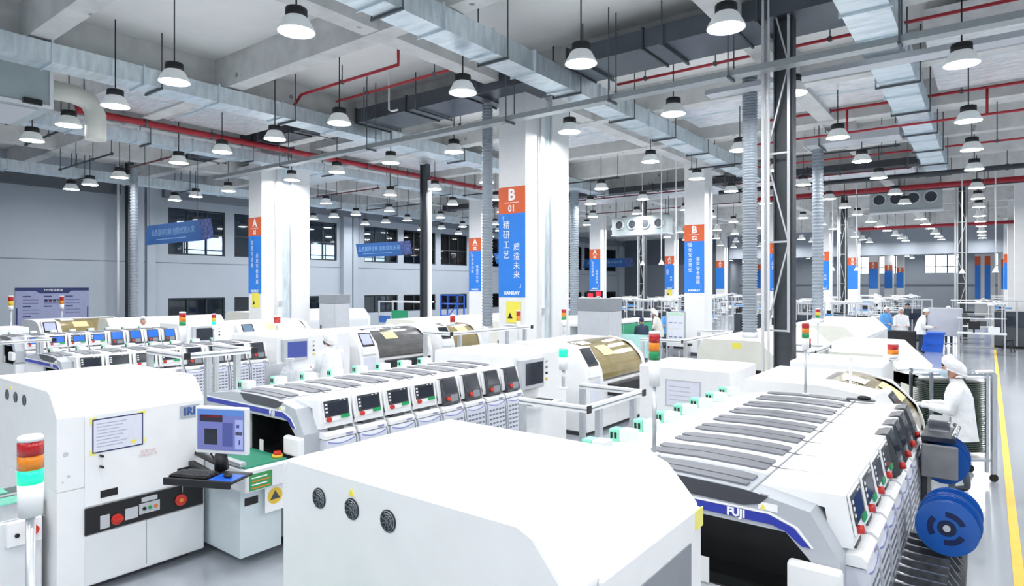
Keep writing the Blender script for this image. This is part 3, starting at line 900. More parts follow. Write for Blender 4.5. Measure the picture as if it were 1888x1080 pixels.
# ------------------------------------------------------------------ printers at the head of the lines
def printer(label, dx, dy=0.0, detail=True, fx=-2.42):
    o = thing('solder_printer', label, 'machine', (dx - 2.0, 2.4 + dy, 0))
    X = lambda v: v + dx
    Y = lambda v: v + dy
    prof = [(X(-2.72), 0.08), (X(-2.72), 1.66), (X(-2.68), 1.7), (X(-1.27), 1.7), (X(-1.20), 1.67), (X(-1.05), 1.5), (X(-1.05), 0.08)]
    # cabinet with a feed opening in the near side
    MB().prism(prof, 'y', Y(2.0), Y(2.98)).build('cabinet', WHITE, o, bevel=0.015, seg=2)
    MB().prism([(X(-2.72), 0.9), (X(-2.72), 1.66), (X(-2.68), 1.7), (X(-1.27), 1.7), (X(-1.20), 1.67), (X(-1.05), 1.5), (X(-1.05), 0.9)], 'y', Y(1.8), Y(2.0)).build('near_end_hood', WHITE, o, bevel=0.012, seg=2)
    MB().box(X(-2.72), X(-1.65), Y(1.8), Y(2.0), 0.08, 0.9).box(X(-1.32), X(-1.05), Y(1.8), Y(2.0), 0.08, 0.9).box(X(-1.65), X(-1.32), Y(1.8), Y(2.0), 0.08, 0.66).prism([(X(-1.5), 0.9), (X(-1.32), 0.9), (X(-1.32), 0.79)], 'y', Y(1.8), Y(2.0)).build('near_end_panel', WHITE, o)
    MB().box(X(-1.65), X(-1.32), Y(1.985), Y(1.999), 0.66, 0.9).build('feed_opening', BLACK, o)
    MB().box(X(-2.6), X(-1.2), Y(1.9), Y(2.9), 0.0, 0.08).build('plinth', DGREY, o)
    for k in range(3):
        c = (X(fx + 0.237 * k), Y(1.8), 1.56)
        f = MB().cyl((c[0], c[1] - 0.004, c[2]), (c[0], c[1] - 0.001, c[2]), 0.048, n=24).build('fan_grille', mat('fan_dark', (62, 66, 70), 0.4, 0.3), o)
        g = MB()
        for r in (0.044, 0.033, 0.022):
            N = 20
            vs = [(c[0] + rr * math.cos(2 * PI * q / N), c[1] - yy, c[2] + rr * math.sin(2 * PI * q / N)) for rr, yy in ((r, 0.007), (r - 0.003, 0.009)) for q in range(N)]
            g.add(vs, [(q, (q + 1) % N, N + (q + 1) % N, N + q) for q in range(N)])
        for q in range(4):
            a = q * PI / 4 + 0.4
            g.bar((c[0] - 0.046 * math.cos(a), c[1] - 0.008, c[2] - 0.046 * math.sin(a)), (c[0] + 0.046 * math.cos(a), c[1] - 0.008, c[2] + 0.046 * math.sin(a)), 0.003)
        g.build('wire_guard', STEEL, f)
    MB().prism([(X(-2.205), 1.618), (X(-2.165), 1.618), (X(-2.185), 1.652)], 'y', Y(1.795), Y(1.799)).build('warning_sticker', YELS, o)
    x = X(-1.05)
    def F(name, y0, y1, z0, z1, m, d=0.012, par=None, base=0.0, **k):
        return MB().box(x + base, x + base + d, Y(y0), Y(y1), z0, z1).build(name, m, par or o, **k)
    F('front_door', 1.99, 2.96, 0.74, 1.49, WHITE, 0.02, bevel=0.006, seg=2)
    st = F('black_control_strip', 1.99, 2.96, 0.51, 0.725, BLACK, 0.015)
    F('lower_door', 1.99, 2.96, 0.1, 0.5, WHITE2, 0.012)
    MB().box(x + 0.012, x + 0.013, Y(2.46), Y(2.465), 0.12, 0.5).build('door_gap', GREY, o)
    if not detail: return o
    p = F('framed_sheet', 2.04, 2.43, 1.17, 1.45, NAVY, 0.003, base=0.02)
    F('paper_sheet', 2.05, 2.42, 1.18, 1.44, PAPER, 0.001, p, 0.023)
    for r in range(8):
        F('printed_line', 2.07, 2.3 - 0.03 * (r % 3), 1.405 - 0.027 * r, 1.412 - 0.027 * r, mat('faint_print', (176, 180, 204), 0.7), 0.001, p, 0.0241)
    F('yellow_stamp', 2.33, 2.37, 1.2, 1.23, YELS, 0.001, p, 0.0241)
    for (a, b, c, d) in ((2.02, 2.07, 1.41, 1.465), (2.39, 2.45, 1.43, 1.465), (2.02, 2.07, 1.155, 1.2), (2.42, 2.45, 1.19, 1.23)):
        F('yellow_corner_tape', a, b, c, d, mat('yellow_tape', (244, 236, 130), 0.6), 0.002, base=0.02)
    pl = F('name_plate', 2.74, 2.92, 1.335, 1.455, mat('plate_grey', (188, 194, 204), 0.3, 0.5), 0.004, base=0.02)
    text('IRI', 0.1, (x + 0.025, Y(2.83), 1.395), (0, 1, 0), (0, 0, 1), mat('plate_blue', (60, 90, 160), 0.4), pl, bold=0.004)
    text('非请勿动\n设备运行中', 0.032, (x + 0.022, Y(2.47), 1.09), (0, 1, 0), (0, 0, 1), mat('faint_red_print', (220, 190, 190), 0.6), o, 'small_lettering')
    for zz in (1.145, 1.055):
        MB().cyl((x + 0.02, Y(2.1), zz), (x + 0.075, Y(2.1), zz), 0.01, n=8).build('black_latch', BLACK, o)
    F('grip_slot', 2.1, 2.23, 0.79, 0.85, BLACK, 0.004, base=0.02)
    F('grip_slot', 2.72, 2.84, 0.83, 0.89, BLACK, 0.004, base=0.02)
    F('label_plate', 2.42, 2.55, 0.665, 0.705, LGREY, 0.004, st, 0.015)
    b = F('button_panel', 2.4, 2.57, 0.565, 0.655, LGREY, 0.006, st, 0.015)
    for yy, m in ((2.44, BLACK), (2.487, BTNG), (2.535, BTNO)):
        MB().cyl((x + 0.02, Y(yy), 0.61), (x + 0.032, Y(yy), 0.61), 0.015, n=10).build('push_button', m, st)
    F('data_plate', 2.29, 2.39, 0.55, 0.645, LGREY, 0.004, st, 0.015)
    F('data_plate', 2.1, 2.17, 0.53, 0.64, LGREY, 0.004, st, 0.015)
    MB().cyl((x + 0.015, Y(2.225), 0.58), (x + 0.03, Y(2.225), 0.58), 0.045, n=16).box(x + 0.03, x + 0.055, Y(2.185), Y(2.265), 0.57, 0.59).build('red_main_switch', BTNR, st)
    MB().cyl((x + 0.015, Y(2.75), 0.6), (x + 0.035, Y(2.75), 0.6), 0.05, n=18).build('emergency_stop', BTNR, st)
    MB().cyl((x + 0.035, Y(2.75), 0.6), (x + 0.04, Y(2.75), 0.6), 0.018, n=12).build('stop_ring', LORG, st)
    MB().tube([(x + 0.03, Y(2.76), 0.84), (x + 0.035, Y(2.76), 0.7), (x + 0.03, Y(2.76), 0.66)], 0.004, n=6).build('thin_cable', GREY, st)
    for (yy, zz, r) in ((1.86, 1.2, 0.02), (1.88, 1.02, 0.012), (1.84, 0.98, 0.008)):
        MB().cyl((X(-1.05), Y(yy), zz), (X(-1.048), Y(yy), zz), r, n=8).build('scuff_spot', LGREY, o)
    return o


_p1 = printer('large white printer with three fans on its near end, at bottom centre', -0.07, detail=False)
for nm_, a_, b_, c_, d_, m_ in (('dark_side_window', 2.3, 2.82, 1.0, 1.36, GREY), ('yellow_corner_tape', 2.88, 2.97, 1.4, 1.49, mat('yellow_tape', (244, 236, 130), 0.6)), ('yellow_label', 2.02, 2.1, 1.36, 1.42, YELS), ('blue_label', 2.11, 2.16, 1.36, 1.4, BLUE)):
    MB().box(-1.1, -1.094, a_, b_, c_, d_).build(nm_, m_, _p1)
printer('large white printer with framed sheet and black control strip, at left', -4.84, fx=-2.3)
printer('white printer heading the third line, half hidden at far left', -11.3, -0.3, False)

# ------------------------------------------------------------------ placement machines, eight modules each
LILAC = mat('lilac_grey_panel', (216, 219, 230), 0.4, var=0.02)
ENDG = mat('end_cover_grey', (182, 187, 194), 0.4, var=0.03)
LOUV = mat('louvre_slot_grey', (120, 124, 136), 0.5)
ENDW = mat('dark_end_window', (66, 68, 76), 0.3, var=0.1)
CLEARW = mat('frosted_plastic', (226, 232, 230), 0.3, var=0.04)


def ztop(x):
    pts = [(-2.45, 1.25), (-2.36, 1.36), (-1.9, 1.425), (-1.5, 1.44), (-1.2, 1.435), (-1.05, 1.425), (-0.70, 1.38), (-0.62, 1.2)]
    for (a, b), (c, d) in zip(pts, pts[1:]):
        if x <= c: return b + (d - b) * (x - a) / (c - a)
    return 1.2


def curved_slab(mb, poly, h0, h1, m=0):
    """a flat outline in x,y laid on the curved machine top"""
    n = len(poly)
    cx = sum(p[0] for p in poly) / n; cy = sum(p[1] for p in poly) / n
    mb.add([(a, b, ztop(a) + h1) for a, b in poly] + [(a, b, ztop(a) + h0) for a, b in poly], [tuple(range(n))] + [(i, n + i, n + (i + 1) % n, (i + 1) % n) for i in range(n)], m)


def strip_slab(mb, xs, y0, y1, h0, h1, taper=True, m=0):
    """window strip: rows of quads along x so that it follows the curve; ends narrowed"""
    N = len(xs)
    rows = []
    for i, x in enumerate(xs):
        f = 1.0
        rows.append((x, y0, y1))
    if taper:
        w_ = (y1 - y0)
        rows[0] = (rows[0][0], y0 + w_ * 0.3, y1 - w_ * 0.1)
        rows[-1] = (rows[-1][0], y0 + w_ * 0.12, y1 - w_ * 0.12)
    vs = []
    for x, a, b in rows:
        vs += [(x, a, ztop(x) + h1), (x, b, ztop(x) + h1), (x, a, ztop(x) + h0), (x, b, ztop(x) + h0)]
    fs = []
    for i in range(N - 1):
        p, q = 4 * i, 4 * (i + 1)
        fs += [(p, q, q + 1, p + 1), (p, p + 2, q + 2, q), (p + 1, q + 1, q + 3, p + 3)]
    fs += [(0, 1, 3, 2), (4 * (N - 1), 4 * (N - 1) + 2, 4 * (N - 1) + 3, 4 * (N - 1) + 1)]
    mb.add(vs, fs, m)


PY = 0.405
PY0 = 3.70
YE = PY0 + 8 * PY


def placement_machine(label):
    o = thing('placement_machine', label, 'machine', (-1.5, 3.5, 0), 'long placement machines of eight modules')
    prof = [(-2.45, 0.1), (-2.45, 1.25), (-2.36, 1.36), (-1.9, 1.425), (-1.5, 1.44), (-1.2, 1.435), (-1.05, 1.425), (-0.74, 1.37), (-0.66, 1.16), (-0.66, 0.1)]
    MB().prism(prof, 'y', PY0 + 0.22, YE).build('machine_body', WHITE, o)
    # near end: grey cover over a dark opening
    top = [(-2.45, 0.95), (-2.45, 1.26), (-2.36, 1.39), (-1.9, 1.44), (-1.5, 1.445), (-1.2, 1.435), (-1.05, 1.425), (-0.74, 1.37), (-0.6, 1.14), (-0.6, 0.95), (-0.68, 1.1), (-0.84, 1.27), (-1.5, 1.27), (-2.3, 1.27), (-2.4, 0.95)]
    MB().prism([(-2.45, 1.24), (-2.36, 1.36), (-1.9, 1.425), (-1.5, 1.44), (-1.2, 1.435), (-1.05, 1.425), (-0.74, 1.37), (-0.6, 1.14), (-0.6, 0.86), (-0.68, 0.9), (-0.72, 1.1), (-0.86, 1.24)], 'y', PY0 - 0.15, PY0 + 0.22).build('end_cover', ENDG, o)
    MB().box(-2.45, -1.58, PY0 - 0.13, PY0 + 0.22, 0.1, 1.24).build('end_side_panel', WHITE2, o)
    MB().box(-0.74, -0.6, PY0 - 0.15, PY0 + 0.22, 0.1, 0.9).build('end_post', WHITE, o)
    MB().box(-1.58, -0.74, PY0 - 0.15, PY0 + 0.22, 0.1, 0.84).build('end_sill', WHITE2, o)
    MB().box(-1.58, -0.7, PY0 + 0.205, PY0 + 0.215, 0.84, 1.24).box(-1.58, -1.57, PY0 - 0.1, PY0 + 0.21, 0.84, 1.24).box(-1.57, -0.74, PY0 - 0.12, PY0 + 0.21, 0.84, 0.85).build('dark_opening', mat('opening_dark', (30, 33, 34), 0.35, var=0.1), o)
    MB().box(-0.84, -0.58, PY0 - 0.22, PY0 - 0.15, 0.94, 1.12).build('end_junction_box', WHITE, o, bevel=0.02, seg=2)
    MB().box(-1.33, -1.27, PY0 - 0.165, PY0 - 0.155, 0.86, 1.0).build('warning_label', PRINTW, o)
    y = PY0 - 0.15
    s = MB().prism([(-2.4, 1.27), (-2.4, 1.315), (-0.95, 1.315), (-0.82, 1.27), (-0.74, 1.185), (-0.78, 1.185), (-0.86, 1.245), (-0.93, 1.265)], 'y', y - 0.006, y - 0.001).build('blue_brand_stripe', BLUE, o)
    text('FUJI', 0.06, (-1.12, y - 0.006, 1.29), (1, 0, 0), (0, 0, 1), PRINTW, s, bold=0.003)
    MB().prism([(-2.4, 1.318), (-2.4, 1.33), (-0.94, 1.33), (-0.8, 1.28), (-0.72, 1.185), (-0.735, 1.185), (-0.815, 1.273), (-0.945, 1.318)], 'y', y - 0.004, y - 0.001).build('white_stripe', PRINTW, o)
    MB().prism([(-1.72, 1.432), (-1.5, 1.438), (-1.1, 1.427), (-0.95, 1.41), (-0.99, 1.365), (-1.08, 1.34), (-1.5, 1.345), (-1.64, 1.365)], 'y', y - 0.005, y + 0.02).build('end_window', ENDW, o)
    w_ = MB().box(-1.0, -0.9, y - 0.004, y - 0.001, 1.335, 1.375).build('sticker', PRINTW, o)
    MB().prism([(-0.99, 1.34), (-0.96, 1.34), (-0.975, 1.37)], 'y', y - 0.006, y - 0.004).build('warning_symbol', YELS, w_)
    MB().box(-2.4, -0.7, PY0 - 0.1, YE - 0.05, 0, 0.1).build('plinth', DGREY, o)
    xs = [-1.84 + 0.76 * i / 9 for i in range(10)]
    for b in range(9):
        yb = PY0 + PY * b
        if b > 0:
            m_ = MB(); strip_slab(m_, xs, yb - 0.135, yb - 0.007, 0.0, 0.012); m_.build('tinted_window', TINT, o)
        else:
            m_ = MB(); strip_slab(m_, xs, yb - 0.1, yb - 0.012, 0.0, 0.012); m_.build('tinted_window', TINT, o)
        if b < 8:
            m_ = MB(); strip_slab(m_, xs, yb + 0.007, yb + 0.135, 0.0, 0.012); m_.build('tinted_window', TINT, o)
        if 0 < b < 8:
            m_ = MB(); strip_slab(m_, [-1.84, -1.5, -1.2, -1.0, -0.8], yb - 0.006, yb + 0.006, 0.0, 0.006, False); m_.build('module_seam', DGREY, o)
    MB().box(-1.045, -1.035, PY0 - 0.14, YE, ztop(-1.04) - 0.01, ztop(-1.04) + 0.003).build('hood_seam', GREY, o)
    for k in range(8):
        y0 = PY0 + PY * k + 0.012; y1 = y0 + PY - 0.024; ym = (y0 + y1) / 2
        # front hood rising to the console
        MB().prism([(-1.03, 1.424), (-0.70, 1.437), (-0.605, 1.44), (-0.565, 1.22), (-0.565, 1.17), (-0.67, 1.16), (-0.70, 1.36), (-1.03, 1.40)], 'y', y0, y1).build('front_hood', WHITE, o)
        # console face direction in x,z
        P0 = Vector((-0.60, 0, 1.432)); P1 = Vector((-0.563, 0, 1.228)); dv = (P1 - P0); nv = Vector((-dv.z, 0, dv.x)).normalized()
        if nv.x < 0: nv = -nv
        def face(t0, t1, ya, yb_, d0, d1, mb=None):
            mb = mb or MB()
            a = P0 + dv * t0; b = P0 + dv * t1
            vs = []
            for d in (d0, d1):
                for (p, yy) in ((a, ya), (a, yb_), (b, yb_), (b, ya)):
                    q = p + nv * d
                    vs.append((q.x, yy, q.z))
            mb.add(vs, [(0, 1, 2, 3), (4, 5, 6, 7), (0, 1, 5, 4), (1, 2, 6, 5), (2, 3, 7, 6), (3, 0, 4, 7)])
            return mb
        if k < 4:
            c = face(0.0, 1.0, ym - 0.155, ym + 0.155, 0.0, 0.012).build('control_console', WHITE, o)
            face(0.03, 0.78, ym - 0.145, ym + 0.145, 0.012, 0.016).build('screen_bezel', mat('bezel_dark', (54, 58, 64), 0.3, var=0.05), c)
            face(0.14, 0.72, ym - 0.095, ym + 0.125, 0.016, 0.018).build('screen', SCREEN, c)
            for q in range(3):
                face(0.16 + 0.17 * q, 0.24 + 0.17 * q, ym - 0.135, ym - 0.11, 0.016, 0.02).build('key', PRINTW, c)
            for q in range(2):
                face(0.06, 0.1, ym + 0.04 + 0.05 * q, ym + 0.06 + 0.05 * q, 0.016, 0.02).build('key', PRINTW, c)
            face(0.76, 0.93, ym + 0.04, ym + 0.14, 0.016, 0.024).build('green_start_button', BTNG, c)
            a = P0 + dv * 0.9 + nv * 0.012
            MB().cyl((a.x, ym - 0.11, a.z), (a.x + nv.x * 0.03, ym - 0.11, a.z + nv.z * 0.03), 0.024, n=12).build('stop_button', BTNR, c)
        else:
            c = MB().prism([(-0.78, 1.41), (-0.62, 1.455), (-0.595, 1.455), (-0.53, 1.27), (-0.51, 1.17), (-0.54, 1.14), (-0.66, 1.18)], 'y', ym - 0.13, ym + 0.13).build('control_console', mat('console_dark', (70, 74, 80), 0.4, var=0.05), o)
            P0 = Vector((-0.595, 0, 1.455)); P1 = Vector((-0.53, 0, 1.27)); dv = P1 - P0; nv = Vector((-dv.z, 0, dv.x)).normalized()
            face(0.06, 0.95, ym - 0.11, ym + 0.11, 0.0, 0.004).build('screen', SCREEN, c)
            P0 = Vector((-0.53, 0, 1.27)); P1 = Vector((-0.51, 0, 1.17)); dv = P1 - P0; nv = Vector((-dv.z, 0, dv.x)).normalized()
            face(0.1, 0.9, ym - 0.02, ym + 0.1, 0.0, 0.004).build('keypad', GREY, c)
            a = P0 + dv * 0.5
            MB().cyl((a.x, ym - 0.08, a.z), (a.x + 0.035, ym - 0.08, a.z + 0.01), 0.026, n=12).build('stop_button', BTNR, c)
        MB().box(-0.66, -0.565, ym - 0.08, ym + 0.08, 1.135, 1.165).build('cable_slot', DGREY, o)
        MB().prism([(-0.66, 1.135), (-0.53, 1.135), (-0.5, 1.11), (-0.5, 1.075), (-0.66, 1.075)], 'y', y0 + 0.01, y1 - 0.01).build('upper_front_cover', WHITE, o)
        MB().box(-0.5, -0.494, ym + 0.06, ym + 0.14, 1.085, 1.105).build('model_plate', mat('plate_violet', (150, 152, 190), 0.4), o)
        v = MB().prism([(-0.66, 1.065), (-0.505, 1.065), (-0.49, 1.035), (-0.47, 0.65), (-0.49, 0.56), (-0.66, 0.56)], 'y', y0 + 0.02, y1 - 0.02).build('vent_panel', LILAC, o)
        # arched strip and slots
        arc = MB()
        for q in range(8):
            t0, t1 = q / 8, (q + 1) / 8
            za = 1.05 - 0.03 * math.sin(PI * t0) ; zb = 1.05 - 0.03 * math.sin(PI * t1)
            ya = y0 + 0.03 + (y1 - y0 - 0.06) * t0; yb2 = y0 + 0.03 + (y1 - y0 - 0.06) * t1
            arc.add([(-0.488, ya, za - 0.006), (-0.488, yb2, zb - 0.006), (-0.49, yb2, zb + 0.006), (-0.49, ya, za + 0.006)], [(0, 1, 2, 3)])
        arc.build('arched_strip', mat('arch_blue', (128, 134, 196), 0.4), v)
        sl = MB()
        for r in range(6):
            for q in range(5):
                z = 0.965 - 0.055 * r; xx = -0.488 + (1.03 - z) * 0.052
                yy = ym + (q - 2) * 0.065
                sl.add([(xx + 0.002, yy - 0.023, z - 0.011), (xx + 0.002, yy + 0.023, z - 0.011), (xx + 0.001, yy + 0.023, z + 0.011), (xx + 0.001, yy - 0.023, z + 0.011)], [(0, 1, 2, 3)])
        so = sl.build('vent_slots', LOUV, v); so['kind'] = 'stuff'
        MB().box(-0.66, -0.5, y0 + 0.01, y1 - 0.01, 0.12, 0.54).build('feeder_bay', mat('feeder_bay_dark', (70, 72, 76), 0.4, 0.3, var=0.3, scale=14), o)
        MB().prism([(-0.66, 0.12), (-0.66, 1.3), (-0.62, 1.25), (-0.5, 1.04), (-0.47, 0.9), (-0.47, 0.12)], 'y', y1 + 0.004, y1 + 0.02).build('side_frame', LGREY, o)
        if k: MB().tube([(-0.72, y0 - 0.012, 1.40), (-0.63, y0 - 0.012, 1.36), (-0.56, y0 - 0.012, 1.21)], 0.006, n=6).build('hood_handle', DGREY, o)
        f = MB().box(-2.215, -2.1, ym - 0.055, ym + 0.055, 1.38, 1.475).build('fan_box', CLEARW, o, bevel=0.012, seg=2)
        MB().box(-2.3, -2.212, ym - 0.055, ym + 0.055, 1.365, 1.47).build('mint_end_cap', CAPG, f, bevel=0.012, seg=2)
        MB().box(-2.282, -2.264, ym - 0.059, ym - 0.055, 1.4, 1.445).box(-2.25, -2.232, ym - 0.059, ym - 0.055, 1.4, 1.445).build('black_symbol', BLACK, f)
    return o


pm = placement_machine('nearest long placement machine, dark window strips on top, at right')
dup(pm, (-1.5 - 4.55, 3.5, 0), 'long placement machine behind the monitor, consoles facing right, at left of centre')
dup(pm, (-1.5 - 10.7, 3.5, 0), 'long placement machine of the third line, beyond the left printer')
p4 = dup(pm, (-1.5 - 16.1, 4.3, 0), 'long placement machine with small blue screens, far left, in the fourth line')
for c_ in p4.children:
    for g_ in c_.children:
        if g_.name.startswith('screen') and not g_.name.startswith('screen_bezel') and len(g_.material_slots):
            g_.material_slots[0].link = 'OBJECT'; g_.material_slots[0].material = SCRBL


# ------------------------------------------------------------------ machines with curved covers after the placement banks
def curved_cover_machine(label, dx, y0, cover, group=None, ln=2.3, screen=SCREEN):
    o = thing('curved_cover_machine', label, 'machine', (dx - 1.4, y0, 0), group)
    X = lambda v: v + dx
    a, b = y0, y0 + ln
    ca, cb = y0 + 0.55, b - 0.15
    MB().prism([(X(-2.3), 0.08), (X(-2.3), 1.42), (X(-2.2), 1.52), (X(-1.4), 1.52), (X(-0.95), 1.45), (X(-0.7), 1.2), (X(-0.62), 0.9), (X(-0.62), 0.08)], 'y', a, ca).build('control_side', WHITE, o)
    MB().prism([(X(-2.3), 0.08), (X(-2.3), 1.42), (X(-2.2), 1.52), (X(-1.5), 1.52), (X(-1.5), 0.95), (X(-0.8), 0.9), (X(-0.62), 0.85), (X(-0.62), 0.08)], 'y', ca, cb).build('machine_body', WHITE, o)
    MB().prism([(X(-2.3), 0.08), (X(-2.3), 1.42), (X(-2.2), 1.52), (X(-1.4), 1.52), (X(-0.95), 1.45), (X(-0.7), 1.2), (X(-0.62), 0.9), (X(-0.62), 0.08)], 'y', cb, b).build('end_side', WHITE, o)
    arc = []
    R_ = 0.62
    for q in range(13):
        t = PI / 2 * q / 12
        arc.append((X(-1.42) + 0.78 * math.sin(t), 0.92 + 0.6 * math.cos(t)))
    outer = arc; inner = [(p - 0.015, z - 0.015) for p, z in arc]
    MB().prism(outer + inner[::-1], 'y', ca + 0.004, cb - 0.004, smooth=False).build('curved_cover', cover, o)
    ring = [(p + 0.02, z + 0.02) for p, z in arc]
    MB().prism(ring + inner[::-1], 'y', cb, cb + 0.06).build('white_rim', WHITE, o)
    pm_ = MB()
    ym = ca + 0.35
    for i in (4, 5, 6):
        (p, z), (p2, z2) = arc[i], arc[i + 1]
        pm_.add([(p + 0.006, ym, z + 0.006), (p + 0.006, ym + 0.4, z + 0.006), (p2 + 0.006, ym + 0.4, z2 + 0.006), (p2 + 0.006, ym, z2 + 0.006)], [(0, 1, 2, 3)])
    pm_.build('notice_sheet', mat('cream_sheet', (226, 214, 160), 0.6), o)
    pm2 = MB()
    for i in (1, 2):
        (p, z), (p2, z2) = arc[i], arc[i + 1]
        pm2.add([(p + 0.006, ca + 0.1, z + 0.006), (p + 0.006, ca + 0.45, z + 0.006), (p2 + 0.006, ca + 0.45, z2 + 0.006), (p2 + 0.006, ca + 0.1, z2 + 0.006)], [(0, 1, 2, 3)])
    pm2.build('notice_sheet', PAPER, o)
    # slanted console
    c = MB().prism([(X(-0.98), 1.46), (X(-0.86), 1.5), (X(-0.6), 1.1), (X(-0.58), 1.0), (X(-0.7), 0.98)], 'y', a + 0.06, a + 0.46).build('console', WHITE, o)
    P0 = Vector((X(-0.86), 0, 1.5)); P1 = Vector((X(-0.6), 0, 1.1)); dv = P1 - P0; nv = Vector((-dv.z, 0, dv.x)).normalized()
    def quad(t0, t1, ya, yb, d, nm, m):
        p = P0 + dv * t0 + nv * d; q = P0 + dv * t1 + nv * d; p2 = P0 + dv * t0 + nv * 0.001; q2 = P0 + dv * t1 + nv * 0.001
        MB().add([(p.x, ya, p.z), (p.x, yb, p.z), (q.x, yb, q.z), (q.x, ya, q.z), (p2.x, ya, p2.z), (p2.x, yb, p2.z), (q2.x, yb, q2.z), (q2.x, ya, q2.z)], [(0, 1, 2, 3), (0, 1, 5, 4), (1, 2, 6, 5), (2, 3, 7, 6), (3, 0, 4, 7)]).build(nm, m, c)
    quad(0.08, 0.82, a + 0.09, a + 0.43, 0.008, 'screen_bezel', BLACK)
    quad(0.14, 0.72, a + 0.12, a + 0.40, 0.011, 'screen', screen)
    MB().box(X(-0.62), X(-0.61), a + 0.1, a + 0.42, 0.5, 0.92).build('door_sheet', PAPER, o)
    MB().box(X(-0.9), X(-0.45), ca + 0.15, cb - 0.1, 0.62, 0.82).build('feeder_table', mat('feeder_dark', (46, 48, 54), 0.4, 0.4, var=0.4, scale=12), o)
    MB().box(X(-2.2), X(-0.7), a + 0.05, b - 0.05, 0, 0.08).build('plinth', DGREY, o)
    return o


curved_cover_machine('machine with olive curved cover at the end of the nearest placement machine', 0.05, 7.1, OLIVE, ln=1.5)
curved_cover_machine('machine with olive curved cover right of the B 01 column foot', -4.75, 9.2, OLIVE)
curved_cover_machine('machine with smoke grey curved cover and lilac screen, left of the B 01 column', -10.6, 9.2, SMOKE, screen=SCRLT)
curved_cover_machine('machine with dark olive cover and narrow grey console next to the B 01 column', -10.6, 11.8, OLIVE, ln=1.7)
curved_cover_machine('machine with pale curved cover in front of the A 01 column', -15.9, 9.4, WOODP, screen=mat('grey_blue_screen', (96, 116, 140), 0.2, emit=0.2))
curved_cover_machine('machine with tan curved cover at far left under the notice board', -21.6, 6.4, OLIVE, screen=SCRLT)


def inspection_box(label, x0, x1, y0, y1, z1, monitor=True, screen=SCREEN, poster=False):
    o = thing('inspection_machine', label, 'machine', ((x0 + x1) / 2, (y0 + y1) / 2, 0))
    MB().box(x0, x1, y0, y1, 0.08, z1).build('cabinet', WHITE, o, bevel=0.03, seg=2)
    MB().box(x0 + 0.08, x1 - 0.08, y0 + 0.08, y1 - 0.08, 0, 0.08).build('plinth', DGREY, o)
    MB().box(x0 + 0.1, x1 - 0.1, y0 - 0.006, y0, 0.2, 0.7).build('lower_panel', WHITE2, o)
    if monitor:
        m_ = MB().box(x1, x1 + 0.1, y0 + 0.1, y0 + 0.66, z1 - 0.5, z1 - 0.06).build('monitor', LGREY, o, bevel=0.01)
        MB().box(x1 + 0.1, x1 + 0.106, y0 + 0.18, y0 + 0.62, z1 - 0.44, z1 - 0.12).build('screen', screen, m_)
        MB().box(x1, x1 + 0.35, y0 + 0.05, y0 + 0.75, z1 - 0.72, z1 - 0.69).build('keyboard_shelf', WHITE2, o)
        for k in range(4):
            MB().cyl((x1, y0 + 0.85, z1 - 0.15 - 0.09 * k), (x1 + 0.02, y0 + 0.85, z1 - 0.15 - 0.09 * k), 0.02, n=10).build('push_button', [LGREY, GREY, BLACK, YEL][k], o)
    if poster:
        p = MB().box((x0 + x1) / 2 - 0.25, (x0 + x1) / 2 + 0.25, y0 - 0.008, y0 - 0.001, z1 - 0.55, z1 - 0.18).build('framed_sheet', LGREY, o)
        MB().box((x0 + x1) / 2 - 0.23, (x0 + x1) / 2 + 0.23, y0 - 0.01, y0 - 0.008, z1 - 0.53, z1 - 0.2).build('paper_sheet', PAPER, p)
        for q in range(4):
            MB().box((x0 + x1) / 2 - 0.2, (x0 + x1) / 2 + 0.1, y0 - 0.011, y0 - 0.01, z1 - 0.28 - 0.06 * q, z1 - 0.265 - 0.06 * q).build('printed_line', LGREY, p)
    return o


inspection_box('white cabinet with grey monitor at the end of the middle placement machine', -6.95, -5.4, 7.15, 8.6, 1.55)
inspection_box('white cabinet with framed sheet behind the nearest placement machine', -2.25, -1.1, 9.5, 10.7, 1.5, False, poster=True)
inspection_box('white cabinet with yellow cornered sheet left of the nearest placement machine', -3.95, -2.65, 8.2, 9.3, 1.45, False, poster=True)
inspection_box('white cabinet with blue lit monitor beside the worker in the third line', -12.9, -11.2, 7.1, 8.9, 1.55, True, SCRB)
inspection_box('white cabinet with dark monitor in the fourth line', -18.3, -16.7, 8.0, 9.3, 1.55, True, SCREEN)
inspection_box('white cabinet with dark screen at the far left edge', -20.6, -19.6, 3.0, 5.4, 1.5, True, SCREEN)


